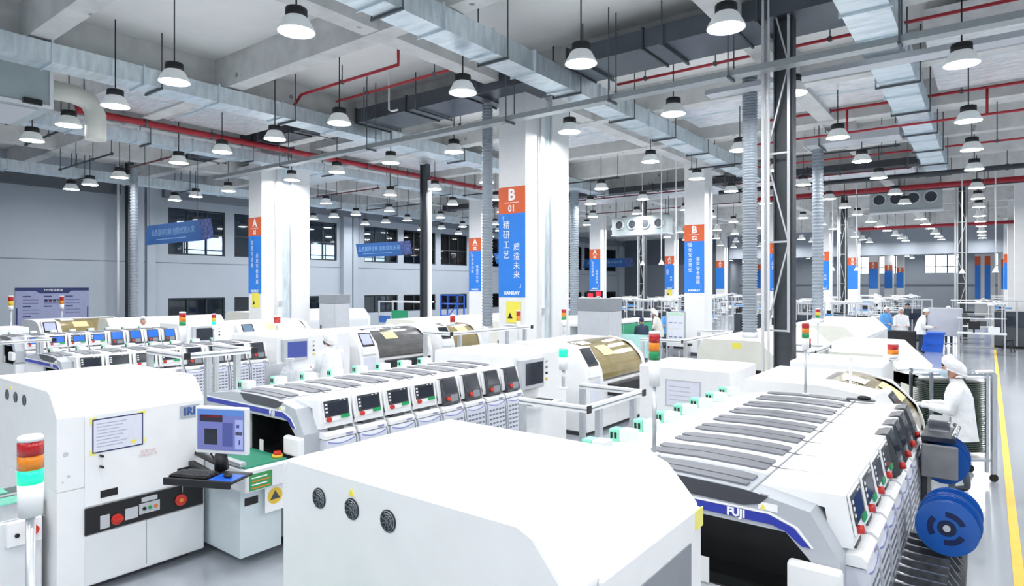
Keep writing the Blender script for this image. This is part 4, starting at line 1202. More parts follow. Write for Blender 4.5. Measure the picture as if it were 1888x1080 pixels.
# ------------------------------------------------------------------ reflow ovens
def oven(label, x0, x1, y0, y1, z1, label_y=True, tag_col=YELS, slant=0.35):
    o = thing('reflow_oven', label, 'machine', ((x0 + x1) / 2, y0, 0))
    prof = [(x0, 0.1), (x0, z1 - slant * 0.6), (x0 + 0.12, z1), (x1 - slant, z1), (x1, z1 - slant), (x1, 0.1)]
    MB().prism(prof, 'y', y0 + 0.25, y1).build('oven_hood', WHITE, o)
    # near end: frame round a dark tunnel
    MB().prism([(x0, 0.95), (x0, z1 - slant * 0.6), (x0 + 0.12, z1), (x1 - slant, z1), (x1, z1 - slant), (x1, 0.95)], 'y', y0, y0 + 0.25).build('end_hood', WOODP, o)
    MB().box(x0, x0 + 0.3, y0, y0 + 0.25, 0.1, 0.95).box(x1 - 0.25, x1, y0, y0 + 0.25, 0.1, 0.95).box(x0 + 0.3, x1 - 0.25, y0, y0 + 0.25, 0.1, 0.65).build('end_frame', WOODP, o)
    MB().box(x0 + 0.3, x1 - 0.25, y0 + 0.23, y0 + 0.245, 0.65, 0.95).build('tunnel_mouth', mat('tunnel_dark', (52, 46, 40), 0.5), o)
    MB().box(x0 + 0.3, x1 - 0.25, y0 + 0.05, y0 + 0.2, 0.76, 0.79).build('chain_rail', STEEL, o)
    if label_y: MB().box((x0 + x1) / 2 - 0.08, (x0 + x1) / 2 + 0.08, y0 - 0.004, y0 - 0.001, z1 - 0.16, z1 - 0.05).build('yellow_label', tag_col, o)
    n = int((y1 - y0 - 0.3) / 1.2)
    for k in range(n):
        a = y0 + 0.35 + 1.2 * k
        MB().box(x1, x1 + 0.012, a, a + 1.12, 0.15, z1 - slant - 0.08).build('side_panel', WHITE2, o)
    MB().box(x0 + 0.05, x1 - 0.05, y0 + 0.1, y1 - 0.1, 0, 0.1).build('plinth', DGREY, o)
    return o


oven('cream fronted oven under the thick ribbed exhaust hose', -4.65, -3.1, 12.3, 17.0, 1.5)
oven('long white oven with slanted hood behind the charcoal steel column', -4.6, -2.7, 18.6, 24.5, 1.48, False)
oven('low white oven with slanted hood near the aisle', -2.9, -1.0, 13.2, 17.2, 1.3, False, slant=0.55)
oven('long white oven behind the B 01 column foot', -11.9, -10.5, 14.6, 20.4, 1.5, False)
oven('long white oven between the A and B columns, behind the curved covers', -15.3, -13.6, 13.5, 21.6, 1.5, False)
oven('long white oven in front of the left wall windows', -20.9, -19.9, 7.4, 10.8, 1.6, False)
oven('long white oven against the left wall beside the A 01 column', -22.6, -20.6, 12.2, 17.4, 1.6, False)
GW = mat('green_window', (40, 168, 120), 0.3, var=0.05)
for lab, x, y0, y1, z in (('with green windows left of the seated worker', -9.4, 16.2, 20.6, 1.42), ('with a green panel left of the B 01 column', -15.6, 22.8, 27.0, 1.45)):
    o = thing('test_line', 'white conveyor enclosure %s' % lab, 'machine', (x, y0, 0))
    MB().box(x - 0.7, x, y0, y1, 0.1, z - 0.55).box(x - 0.7, x, y0, y1, z - 0.08, z).build('enclosure', WHITE, o)
    MB().box(x - 0.7, x - 0.66, y0, y1, z - 0.55, z - 0.08).build('rear_wall', WHITE2, o)
    n = int((y1 - y0) / 1.1)
    for k in range(n + 1):
        a = y0 + (y1 - y0 - 0.06) * k / n
        MB().box(x - 0.05, x, a, a + 0.06, z - 0.55, z - 0.08).build('post', ALU, o)
        if k < n: MB().box(x - 0.03, x - 0.01, a + 0.08, a + (y1 - y0) / n - 0.02, z - 0.5, z - 0.12).build('green_window_panel', GW, o)
    MB().box(x - 0.7, x - 0.02, y0 + 0.05, y1 - 0.05, 0, 0.1).build('plinth', DGREY, o)


# ------------------------------------------------------------------ signal towers
def tower(label, x, y, zb, z0, z1, r, cols, tube=0.09, cap=True, pole=None, name='signal_tower'):
    """stack of lenses from z0 to z1 (top first) on a white tube and a pole from zb"""
    o = thing(name, label, 'signal light', (x, y, zb), 'signal towers on the machines')
    n = len(cols); h = (z1 - z0) / n
    for k, m in enumerate(cols):
        a = z1 - h * (k + 1)
        rr = [r * 1.0]
        l = MB().lathe([(0, a), (r, a), (r, a + h * 0.9), (r * 0.96, a + h * 0.92), (r * 0.96, a + h), (0, a + h)], (x, y, 0), n=20).build('lens', m, o)
        if m is LGON:
            l['label'] = 'lit green lens'
    if cap: MB().lathe([(0, z1), (r, z1), (r, z1 + r * 0.3), (r * 0.85, z1 + r * 0.45), (0, z1 + r * 0.5)], (x, y, 0), n=20).build('cap', WHITE, o)
    MB().lathe([(0, z0 - tube), (r * 0.92, z0 - tube), (r * 1.0, z0 - 0.001), (0, z0 - 0.001)], (x, y, 0), n=20).build('white_base_tube', WHITE, o)
    MB().cyl((x, y, zb + 0.005), (x, y, z0 - tube), pole or r * 0.38, n=10).build('pole', ALU, o)
    MB().lathe([(0, 0), (r * 1.1, 0), (r * 1.1, 0.012), (r * 0.5, 0.02), (0, 0.02)], (x, y, zb + 0.002), n=14).build('foot', WHITE2, o)
    return o


tower('large signal tower glowing green at the bottom left foreground', -2.35, 0.65, 0.95, 1.945, 2.075, 0.034, [LRED, LORG, LGON], 0.1)
tower('signal tower with dark red, amber and green lenses on the nearest placement machine', -1.73, 3.82, 1.45, 2.07, 2.24, 0.036, [LRED, LORG, LGRN], 0.17)
tower('signal tower at the far end of the nearest placement machine', -1.48, 6.9, 1.445, 2.02, 2.17, 0.036, [LRED, LORG, LGRN], 0.12)
tower('signal tower in front of the long white oven at right', -2.75, 13.9, 1.28, 1.9, 2.08, 0.045, [LRED, LYEL, LGRN], 0.12)
tower('slim red and black signal tower on the white cabinet at right', -2.1, 10.0, 1.5, 1.64, 1.78, 0.03, [LRED, RUBBER], 0.06)
tower('squat red signal lamp on the cabinet corner near the standing worker', -1.08, 10.4, 1.5, 1.58, 1.72, 0.07, [LRED, LORG], 0.05)
tower('signal tower rising behind the left printer', -6.15, 2.9, 1.7, 2.17, 2.29, 0.03, [LRED, LORG, LGRN], 0.16)
tower('signal tower with pale blue base right of the left printer tower', -11.9, 6.2, 1.44, 1.8, 2.0, 0.04, [LRED, LYEL, LGON], 0.08)
tower('glowing green signal lamp on the aluminium frame', -3.72, 5.85, 1.42, 1.77, 1.86, 0.05, [LGON], 0.14)
tower('small signal tower right of the B 01 column', -6.98, 11.0, 1.52, 1.85, 2.07, 0.05, [LRED, LORG, LGRN], 0.12)
tower('small signal tower in front of the B 01 banner column', -7.0, 9.45, 1.52, 1.9, 2.08, 0.04, [LRED, LORG], 0.12)
tower('small red signal lamp behind the third line worker', -12.6, 8.0, 1.55, 1.72, 1.86, 0.07, [LRED, LRED], 0.05)
tower('red signal lamp in front of the dark olive cover', -11.0, 12.0, 1.52, 1.62, 1.78, 0.07, [BTNR], 0.08)
tower('signal tower at the left edge of the hall', -20.0, 4.8, 1.5, 1.75, 1.98, 0.06, [LRED, LORG, LGRN], 0.1)
tower('signal tower in front of the notice board, left one', -21.9, 5.6, 0.0, 2.0, 2.25, 0.06, [LRED, LYEL], 0.12)
tower('signal tower in front of the notice board, right one', -24.4, 7.6, 0.0, 1.95, 2.2, 0.06, [LRED, LORG], 0.16)
tower('signal tower above the test line with a green panel', -15.95, 24.0, 1.46, 1.9, 2.1, 0.07, [LRED, LGRN], 0.1)


# ------------------------------------------------------------------ aluminium frames in the aisles
def alu_frame(label, x0, x1, y0, y1, z, mesh_=True):
    o = thing('aluminium_frame', label, 'frame', (x0, y0, 0))
    s = 0.06
    for (x, y) in ((x0, y0), (x1, y0 + 0.25), (x0, y1), (x1, y1 - 0.2)):
        MB().box(x, x + s, y, y + s, 0, z - s).box(x - 0.003, x + s + 0.003, y + s / 2 - 0.008, y + s / 2 + 0.008, 0, z - s).build('post', ALU, o)
    for (a, b, c, d) in ((x0, x1 + s, y0, y0 + s), (x0, x1 + s, y1, y1 + s), (x1, x1 + s, y0 + s, y1)):
        MB().box(a, b, c, d, z - s, z).build('top_rail', WHITE, o)
        MB().box(a + 0.003, b + 0.004, c - 0.004, d + 0.003, z - s / 2 - 0.006, z - s / 2 + 0.006).build('slot_line', GREY, o)
    for y in (y0, y1):
        MB().box(x1 + s, x1 + s + 0.012, y - 0.006, y + s + 0.006, z - s - 0.006, z + 0.006).build('end_cap', BLACK, o)
    MB().box(x0, x1 + s, y0 + 0.01, y0 + 0.04, 0.55, 0.6).box(x0, x1 + s, y1 + 0.01, y1 + 0.04, 0.55, 0.6).build('low_rail', ALU, o)
    if mesh_:
        g = MB()
        k = 0
        yy = y0 + 0.1
        while yy < y1 - 0.05:
            g.box(x0 + 0.06, x1, yy, yy + 0.008, 0.6, 0.606); yy += 0.05
        xx = x0 + 0.1
        while xx < x1:
            g.box(xx, xx + 0.008, y0 + 0.06, y1, 0.606, 0.612); xx += 0.05
        q = g.build('wire_shelf', MESHM, o); q['kind'] = 'stuff'
    return o


alu_frame('pale aluminium frame with black end caps in the middle aisle', -3.85, -3.1, 5.2, 6.4, 1.4)
alu_frame('pale aluminium frame with black end caps behind the left printer monitor', -8.0, -7.13, 3.35, 4.15, 1.8, False)
alu_frame('pale aluminium frame around the cream fronted oven', -5.6, -4.8, 11.7, 14.8, 1.5, False)
alu_frame('pale aluminium frame before the slanted white oven', -3.0, -2.4, 11.6, 12.9, 1.45, False)
alu_frame('pale aluminium frame in front of the B 01 column', -8.05, -7.45, 8.0, 10.4, 1.75, False)
alu_frame('pale aluminium frame at the far left edge', -15.6, -14.7, 3.0, 4.4, 1.52, False)
gf = alu_frame('aluminium rack with a green sheet near the A 02 column', -21.5, -18.9, 18.6, 19.4, 1.9, False)
MB().box(-20.6, -19.6, 18.57, 18.598, 1.0, 1.5).build('green_sheet', GREENB, gf)
MB().box(-21.4, -20.7, 18.57, 18.598, 0.95, 1.25).build('blue_sheet', REELB, gf)
br = thing('blue_rack', 'tall blue steel rack against the left wall windows near the A 02 column', 'rack', (-22.0, 24.0, 0))
for x in (-22.6, -21.45):
    for y in (23.7, 24.2): MB().box(x, x + 0.06, y, y + 0.06, 0, 2.1).build('upright', BINB, br)
for z in (0.4, 1.0, 1.6, 2.05): MB().box(-22.6, -21.39, 23.7, 24.26, z, z + 0.05).build('shelf', BINB, br)
MB().bar((-22.57, 23.68, 0.4), (-21.42, 23.68, 1.6), 0.04).build('brace', BINB, br)

# conveyor heads feeding the two near printers
def loader(label, x0, x1, y0, y1, z, green=True):
    o = thing('board_loader', label, 'conveyor', ((x0 + x1) / 2, y0, 0))
    MB().box(x0, x1, y0, y1, 0.05, z - 0.12).build('cabinet', WHITE2, o, bevel=0.01)
    for xx in (x0 + 0.06, x1 - 0.12, (x0 + x1) / 2 - 0.03):
        MB().box(xx, xx + 0.06, y0, y1 + 0.02, z - 0.12, z).build('side_rail', ALU, o)
    MB().box(x0 + 0.12, x1 - 0.12, y0, y1, z - 0.1, z - 0.08).build('belt', mat('belt_green', (40, 130, 110), 0.5), o)
    MB().box(x1 - 0.02, x1 + 0.06, y1 - 0.24, y1 - 0.02, z - 0.3, z - 0.12).build('switch_box', WHITE, o)
    MB().cyl((x1 + 0.06, y1 - 0.08, z - 0.2), (x1 + 0.1, y1 - 0.08, z - 0.2), 0.035, n=14).build('emergency_stop', BTNR, o)
    MB().cyl((x1 + 0.06, y1 - 0.18, z - 0.22), (x1 + 0.075, y1 - 0.18, z - 0.22), 0.016, n=10).build('black_button', BLACK, o)
    return o


loader('white board loader with red stop button at the bottom left', -6.75, -6.05, 0.3, 1.75, 0.84)
loader('white board loader carrying the large foreground signal tower', -2.9, -1.9, 0.2, 1.6, 0.95)
PCBG = mat('mint_board', (120, 206, 180), 0.4, var=0.12, scale=30)
for k, (x, y, r) in enumerate(((-6.55, 1.5, 0), (-6.52, 1.18, 0), (-6.2, 1.6, 0))):
    tag(MB().box(x - 0.1, x + 0.1, y - 0.13, y + 0.13, 0.842, 0.85).build('circuit_board', PCBG), ['mint green circuit board on the loader rails nearest the printer opening', 'mint green circuit board behind the first on the loader', 'mint green circuit board on the right loader rail'][k], 'circuit board', 'boards on the loader')

# ------------------------------------------------------------------ transfer table, monitor and keyboard between left printer and placement machine
o = thing('transfer_conveyor', 'pale transfer conveyor with green top and yellow round tag', 'conveyor', (-5.6, 3.25, 0))
MB().box(-6.75, -5.35, 3.03, 3.44, 0.1, 0.72).build('cabinet', mat('pale_cyan_cabinet', (214, 226, 230), 0.45), o)
MB().box(-6.8, -5.2, 2.99, 3.46, 0.72, 0.92).build('top_box', WHITE2, o, bevel=0.01)
MB().box(-6.7, -5.26, 3.02, 3.44, 0.92, 0.935).build('green_top', mat('green_mat', (42, 140, 110), 0.5, var=0.06), o)
MB().box(-6.6, -5.3, 3.0, 3.06, 0.935, 0.97).build('guide_rail', ALU, o)
s = MB().box(-5.2, -5.196, 3.03, 3.25, 0.735, 0.88).build('green_notice', mat('green_notice', (60, 150, 84), 0.5, var=0.08), o)
for q in range(4): MB().box(-5.196, -5.195, 3.05, 3.23 - 0.03 * (q % 2), 0.75 + 0.03 * q, 0.76 + 0.03 * q).build('printed_line', PRINTW if q % 2 else BTNO, s)
MB().cyl((-5.35, 3.4, 0.935), (-5.35, 3.4, 0.96), 0.05, n=16).build('stop_base', YEL, o)
MB().cyl((-5.35, 3.4, 0.96), (-5.35, 3.4, 0.99), 0.035, n=16).build('emergency_stop', BTNR, o)
MB().box(-5.2, -5.19, 3.4, 3.44, 0.79, 0.83).build('rocker_switch', BTNR, o)
MB().box(-5.35, -5.345, 3.07, 3.2, 0.56, 0.63).build('vent_slot', BLACK, o)
MB().box(-5.3, -5.296, 3.24, 3.44, 0.46, 0.71).build('white_tag', PRINTW, o)
MB().cyl((-5.296, 3.34, 0.6), (-5.293, 3.34, 0.6), 0.075, n=22).build('yellow_round_sticker', YEL, o)
MB().prism([(3.29, 0.57), (3.39, 0.57), (3.34, 0.65)], 'x', -5.293, -5.29).build('sticker_symbol', DGREY, o)
# monitor on its arm
R = Vector((0.905, 0.425, 0)).normalized(); N = Vector((R.y, -R.x, 0)); U = Vector((0, 0, 1))
MC = Vector((-5.22, 2.78, 1.315))
def mon(name, x0, x1, z0, z1, d0, d1, m, par, bevel=0):
    vs = []
    for d in (d0, d1):
        for a, b in ((x0, z0), (x1, z0), (x1, z1), (x0, z1)):
            vs.append(MC + R * a + U * b + N * d)
    return MB().add(vs, [(0, 1, 2, 3), (4, 5, 6, 7), (0, 1, 5, 4), (1, 2, 6, 5), (2, 3, 7, 6), (3, 0, 4, 7)]).build(name, m, par, bevel=bevel)
o = thing('monitor', 'pale framed monitor with lilac software screen beside the left printer', 'monitor', MC)
mon('housing', -0.25, 0.25, -0.2, 0.2, -0.05, 0.0, WHITE2, o, 0.008)
s = mon('screen', -0.225, 0.225, -0.165, 0.18, 0.001, 0.004, mat('lilac_screen', (104, 110, 168), 0.25, emit=0.35), o)
for (a, b, c, d, m) in ((-0.225, 0.225, 0.13, 0.18, mat('screen_sky', (84, 122, 186), 0.3, emit=0.35)), (-0.2, 0.02, 0.075, 0.135, mat('screen_dark', (48, 44, 62), 0.3)), (-0.18, 0.0, 0.115, 0.128, BTNR), (-0.155, -0.03, -0.12, 0.015, SCREEN), (0.02, 0.12, -0.13, 0.07, mat('screen_blue', (74, 82, 140), 0.3, emit=0.3)), (0.14, 0.215, -0.15, 0.1, mat('screen_pale', (150, 158, 204), 0.3, emit=0.35)), (0.15, 0.18, 0.03, 0.06, BLUE), (0.145, 0.21, -0.03, 0.0, SCREEN), (0.175, 0.19, -0.11, -0.07, BLUE)):
    mon('screen_field', a, b, c, d, 0.004, 0.005, m, s)
MB().cyl(MC + Vector((0.0, 0, -0.2)), MC + Vector((-0.02, 0.02, -0.33)), 0.05, 0.06, n=12).build('stand_neck', BLACK, o)
MB().tube([MC + Vector((-0.02, 0.02, -0.3)), MC + Vector((-0.25, 0.1, -0.34)), (-5.89, 2.9, 1.0)], 0.025, n=8).build('support_arm', BLACK, o)
MB().tube([MC + Vector((-0.16, -0.02, -0.19)), MC + Vector((-0.12, 0.0, -0.25)), MC + Vector((-0.06, 0, -0.33))], 0.008, n=6).build('cable', BLACK, o)
kt = thing('keyboard_tray', 'black keyboard tray sticking out below the lilac monitor', 'tray', (-5.25, 2.7, 0.94))
KC = Vector((-5.19, 2.65, 0.965))
def ktb(name, x0, x1, y0, y1, z0, z1, m, par=None):
    vs = []
    for z in (z0, z1):
        for a, b in ((x0, y0), (x1, y0), (x1, y1), (x0, y1)):
            vs.append(KC + R * a - N * b + U * z)
    return MB().add(vs, [(0, 1, 2, 3), (4, 5, 6, 7), (0, 1, 5, 4), (1, 2, 6, 5), (2, 3, 7, 6), (3, 0, 4, 7)]).build(name, m, par, bevel=0.004)
ktb('tray_board', -0.31, 0.31, -0.12, 0.17, -0.02, 0.0, BLACK, kt)
ktb('tray_lip', -0.31, 0.31, -0.14, -0.121, -0.05, 0.01, BLACK, kt)
MB().cyl(KC + Vector((0.02, 0.1, -0.02)), KC + Vector((0.02, 0.1, -0.07)), 0.06, n=14).bar(KC + Vector((0.02, 0.1, -0.055)), (-5.9, 2.85, 0.91), 0.05).build('swivel_arm', BLACK, kt)
kb = thing('keyboard', 'black keyboard on the tray below the lilac monitor', 'keyboard', KC)
ktb('keyboard_base', -0.3, 0.06, -0.09, 0.07, 0.001, 0.016, BLACK, kb)
kk = MB()
for r in range(5):
    for q in range(16):
        p = KC + R * (-0.293 + 0.0215 * q) - N * (-0.075 + 0.029 * r) + U * 0.016
        kk.obox(p + R * 0.01 - N * 0.011 + U * 0.004, (0.017, 0.022, 0.008), Matrix((R, -N, U)).transposed())
q = kk.build('keys', mat('key_grey', (58, 60, 64), 0.5, var=0.2), kb); q['kind'] = 'stuff'
mp = tag(ktb('mouse_pad', 0.08, 0.3, -0.1, 0.08, 0.001, 0.005, BINB), 'blue mouse pad right of the black keyboard', 'mouse pad')
ms = MB().ball(KC + R * 0.2 - N * -0.01 + U * 0.022, (0.05, 0.03, 0.018), 12, 8).build('mouse', BLACK)
tag(ms, 'black computer mouse on the blue pad', 'mouse')

# ------------------------------------------------------------------ people (built facing local +x, left hand on local +y)
def skin_figure(verts, edges, radii, root=0, sub=2):
    me = bpy.data.meshes.new('fig'); me.from_pydata(verts, edges, [])
    ob = bpy.data.objects.new('fig', me); C.objects.link(ob)
    sk = ob.modifiers.new('s', 'SKIN'); sk.use_smooth_shade = True
    for i, r in enumerate(radii):
        d = me.skin_vertices[0].data[i]
        d.radius = r if isinstance(r, tuple) else (r, r)
        d.use_root = (i == root)
    ss = ob.modifiers.new('b', 'SUBSURF'); ss.levels = sub; ss.render_levels = sub
    bpy.context.view_layer.update()
    m2 = bpy.data.meshes.new_from_object(ob.evaluated_get(bpy.context.evaluated_depsgraph_get()))
    vs = [tuple(v.co) for v in m2.vertices]; fs = [tuple(p.vertices) for p in m2.polygons]
    bpy.data.objects.remove(ob); bpy.data.meshes.remove(me); bpy.data.meshes.remove(m2)
    return vs, fs


def person(label, loc, heading, arms, coat_m=COAT, trou_m=TROUS, cap='bouffant', cap_m=CAPW, lean=0.0, head_down=0.05, sit=False, mask=True, scale=1.0, walk=0.0, group=None, fine=False, glove=False):
    o = thing('person', label, 'person', (0, 0, 0), group)
    dz = -0.42 if sit else 0.0
    T = lambda f, s, z: (f + lean * max(0, z - 0.95), s, z + dz)
    V = []; E = []; RR = []
    def add(p, r, par=None):
        V.append(p); RR.append(r)
        if par is not None: E.append((par, len(V) - 1))
        return len(V) - 1
    pel = add(T(0, 0, 0.93), (0.13, 0.1))
    sp = add(T(-0.01, 0, 1.1), (0.115, 0.085), pel)
    ch = add(T(0, 0, 1.27), (0.14, 0.1), sp)
    nb_ = add(T(-0.005, 0, 1.39), 0.07, ch)
    nk = add(T(0.015, 0, 1.46), 0.05, nb_)
    for s in (1, -1):
        el, wr, hd = arms[0 if s > 0 else 1]
        sh = add(T(0, 0.15 * s, 1.345), 0.06, ch)
        e = add(T(*el), 0.044, sh)
        wv = add(T(*wr), 0.03, e)
        add(T(*hd), (0.036, 0.02), wv)
        hp = add((0, 0.085 * s, 0.87 + dz), 0.09, pel)
        if sit:
            kn = add((0.42, 0.1 * s, 0.5), 0.06, hp); an = add((0.42, 0.1 * s, 0.1), 0.042, kn)
            add((0.55, 0.11 * s, 0.045), 0.036, an)
        else:
            kn = add((0.02 + walk * s, 0.09 * s, 0.48), 0.058, hp); an = add((-0.03 + 1.6 * walk * s, 0.09 * s, 0.09), 0.042, kn)
            add((0.13 + 1.6 * walk * s, 0.1 * s, 0.04), 0.036, an)
    vs, fs = skin_figure(V, E, RR, 0, 2)
    b = MB()
    hz = T(0.03, 0, 1.46)
    hc = Vector(T(0.045 + head_down * 0.5, 0, 1.565))
    wrists = [Vector(T(*arms[i][1])) for i in (0, 1)]
    hands = [Vector(T(*arms[i][2])) for i in (0, 1)]
    for f in fs:
        c = sum((Vector(vs[i]) for i in f), Vector()) / len(f)
        m = 0
        if c.z < 0.97 + dz and min((c - h).length for h in hands) > 0.1: m = 1
        if sit and c.x > 0.15 and c.z < 0.75 and min((c - h).length for h in hands) > 0.1: m = 1
        if c.z < 0.075: m = 2
        if c.z > T(0, 0, 1.43)[2] and abs(c.y) < 0.1: m = 3
        if min((c - (h * 0.75 + w_ * 0.25)).length for h, w_ in zip(hands, wrists)) < 0.055: m = 6 if glove else 3
        b.add([vs[i] for i in f], [tuple(range(len(f)))], m, True)
    # head with nose and ears, face turned down a little
    b.ball(hc, (0.092, 0.074, 0.118), 16, 12, 3)
    b.ball(hc + Vector((0.09, 0, -0.02)), (0.018, 0.014, 0.022), 8, 6, 3)
    for s in (1, -1):
        b.ball(hc + Vector((-0.005, 0.075 * s, -0.01)), (0.018, 0.009, 0.028), 8, 6, 3)
        b.ball(hc + Vector((0.078, 0.03 * s, 0.012)), (0.012, 0.013, 0.008), 8, 6, 4)
    b.ball(hc + Vector((0.076, 0, -0.062)), (0.012, 0.024, 0.008), 8, 6, 5)
    # fingers rooted in the palms
    for i, s in ((0, 1), (1, -1)):
        d = (hands[i] - wrists[i]).normalized()
        side = d.cross(Vector((0, 0, 1))).normalized()
        dn = side.cross(d).normalized()
        if dn.z > 0: dn = -dn
        for q, (off, ln) in enumerate(((-0.027, 0.06), (-0.009, 0.072), (0.009, 0.068), (0.026, 0.052))):
            p0 = hands[i] + side * off
            b.tube([p0, p0 + d * ln * 0.55 + dn * 0.006, p0 + d * ln * 0.85 + dn * 0.022, p0 + d * ln + dn * 0.04], [0.0095, 0.0085, 0.008, 0.006], 6, 6 if glove else 3)
        ts = -1 if (side.y * s > 0) else 1
        p0 = hands[i] - d * 0.03 + side * 0.02 * ts
        b.tube([p0, p0 + d * 0.03 + side * 0.025 * ts + dn * 0.012, p0 + d * 0.055 + side * 0.026 * ts + dn * 0.03], [0.011, 0.0095, 0.007], 6, 6 if glove else 3)
    b.build('body', [coat_m, trou_m, RUBBER, SKIN, BLACK, mat('lip', (176, 100, 92), 0.5), mat('white_glove', (226, 228, 230), 0.7)], o, fix=True)
    # coat: shaped rings with a hem, plus sleeves
    def ring(z, rf, rs, cf=0.0, n=20, wav=0.0):
        out = []
        for k in range(n):
            a = 2 * PI * k / n
            q = 1 + wav * math.sin(5 * a + z * 9)
            p = T(cf + rf * q * math.cos(a), rs * q * math.sin(a), z)
            out.append(p)
        return out
    c = MB()
    hem = 0.72 if not sit else 0.9
    c.loft([ring(hem, 0.2, 0.25, -0.02, wav=0.05), ring(hem + 0.1, 0.19, 0.24, -0.02, wav=0.04), ring(0.97, 0.17, 0.22, -0.02, wav=0.03), ring(1.1, 0.155, 0.2, -0.018, wav=0.02), ring(1.23, 0.15, 0.2, -0.012), ring(1.33, 0.118, 0.18, -0.006), ring(1.385, 0.085, 0.12, -0.004), ring(1.43, 0.065, 0.068, 0.004)], caps=False)
    for i, s in ((0, 1), (1, -1)):
        el, wr, hd = arms[i]
        S = Vector(T(0, 0.12 * s, 1.345)); S2 = Vector(T(0, 0.17 * s, 1.34)); e = Vector(T(*el)); w2 = Vector(T(*wr))
        c.tube([S, S2, S2 * 0.5 + e * 0.5, e, e * 0.55 + w2 * 0.45, e * 0.1 + w2 * 0.9], [0.075, 0.08, 0.07, 0.064, 0.058, 0.045], 12)
    co_ = c.build('coat', coat_m, o, fix=False)
    MB().tube([T(-0.155, 0.0, z) for z in (0.98, 1.1)], 0.004, 5).build('back_seam', LGREY, co_)
    cl = MB(); cl.loft([ring(1.40, 0.078, 0.09, 0.0), ring(1.45, 0.068, 0.066, 0.012), ring(1.455, 0.058, 0.056, 0.012), ring(1.41, 0.066, 0.07, 0.0)], caps=False)
    cl.build('collar', coat_m, o, fix=False)
    # hair and cap
    h = MB()
    h.ball(hc + Vector((-0.016, 0, 0.022)), (0.088, 0.076, 0.1), 16, 10)
    h.ball(hc + Vector((0.045, 0, 0.055)), (0.05, 0.066, 0.045), 12, 8)
    h.build('hair', HAIR, o)
    if cap == 'bouffant':
        k = MB()
        rs_ = []
        for q, (zz, rf, rs, cf) in enumerate(((-0.06, 0.07, 0.075, -0.085), (-0.03, 0.115, 0.1, -0.055), (0.03, 0.132, 0.118, -0.04), (0.085, 0.124, 0.114, -0.032), (0.125, 0.092, 0.086, -0.035), (0.145, 0.035, 0.035, -0.04))):
            rs_.append([tuple(hc + Vector((cf + rf * math.cos(a), rs * math.sin(a), zz + 0.045 * math.cos(a)))) for a in [2 * PI * t / 24 for t in range(24)]])
        k.loft(rs_)
        kp = k.build('cap', cap_m, o, fix=False)
        MB().tube([tuple(hc + Vector((-0.055 + 0.117 * math.cos(a), 0.102 * math.sin(a), -0.03 + 0.045 * math.cos(a)))) for a in [2 * PI * t / 24 for t in range(25)]], 0.008, 6).build('brim_band', cap_m, kp)
    else:
        k = MB().ball(hc + Vector((-0.012, 0, 0.045)), (0.104, 0.09, 0.095), 16, 8)
        kp = k.build('cap', cap_m, o)
        MB().loft([[tuple(hc + Vector((0.05 + 0.09 * math.cos(a), 0.07 * math.sin(a), z + 0.02 * math.cos(a)))) for a in [2 * PI * t / 16 for t in range(16)]] for z in (0.052, 0.062)]).build('peak', cap_m, kp)
    if mask:
        k = MB()
        rows = []
        for zz, rf in ((-0.005, 0.1), (-0.03, 0.116), (-0.065, 0.112), (-0.1, 0.088)):
            rows.append([tuple(hc + Vector((rf * math.cos(a), 0.8 * rf * math.sin(a), zz))) for a in [(-0.42 + 0.84 * t / 8) * PI for t in range(9)]])
        fsx = [(i * 9 + j, i * 9 + j + 1, (i + 1) * 9 + j + 1, (i + 1) * 9 + j) for i in range(3) for j in range(8)]
        k.add([p for r in rows for p in r], fsx, 0, True)
        mk = k.build('face_mask', MASKM, o, fix=False)
    o.location = loc
    o.rotation_euler = (0, 0, heading)
    o.scale = (scale,) * 3
    return o


def arms(fz=1.1, f=0.33, s=0.1, out=0.2):
    a = []
    for q in (1, -1):
        el = (0.06, out * q + 0.03 * q, fz); wr = (f - 0.06, (s + 0.03) * q, fz + 0.02); hd = (f + 0.02, s * q, fz + 0.02)
        a.append((el, wr, hd))
    return a


person('woman in white coat, puffy white cap and pale face mask standing beside the board rack', (-0.3, 9.38, 0), math.atan2(-0.02, -1), arms(1.08, 0.36, 0.09), scale=0.98, walk=0.05, glove=True)
person('person in white coat and white cap working at the blue lit monitor', (-9.35, 7.0, 0), math.atan2(0.1, -1), arms(1.05, 0.38, 0.12), scale=1.02)
person('person in white brimmed cap half hidden behind the far left machines', (-19.05, 7.9, 0), math.atan2(-0.5, 0.9), arms(1.0, 0.3, 0.1), cap='cap', mask=False)
person('person in navy jacket and dark cap seen from behind over the cyan panel', (-9.0, 18.9, 0), math.atan2(0.8, -0.5), arms(0.98, 0.34, 0.12), NAVYC, NAVYC, 'cap', NAVYC, mask=False, scale=0.9)
person('person in cream coat and white cap bending over the bench near the B 02 column', (-9.55, 21.4, 0), math.atan2(-0.2, -1), arms(1.05, 0.4, 0.12), mat('cream_coat', (226, 224, 214), 0.8), NAVYC, lean=0.15)
person('person in light blue jacket behind the bench near the B 02 column', (-9.7, 22.7, 0), math.atan2(-1, 0.2), arms(1.05, 0.36, 0.12), BLUEC, NAVYC, 'cap', NAVYC, mask=False)
person('person in white coat and cap facing the camera in the far right group', (-2.75, 29.2, 0), math.atan2(-1, 0.1), arms(0.98, 0.42, 0.16), COAT, NAVYC, 'cap', CAPW, lean=0.25, mask=False)
person('person in white coat standing sideways, right one of the far group', (-2.05, 28.4, 0), math.atan2(0.2, 1), arms(0.98, 0.42, 0.12), COAT, NAVYC, 'cap', CAPW, lean=0.2, mask=False)
person('person in white cap looking over the grey screen board', (-1.35, 32.6, 0), math.atan2(-1, 0), arms(1.0, 0.36, 0.12), COAT, NAVYC, 'cap', CAPW, mask=False)
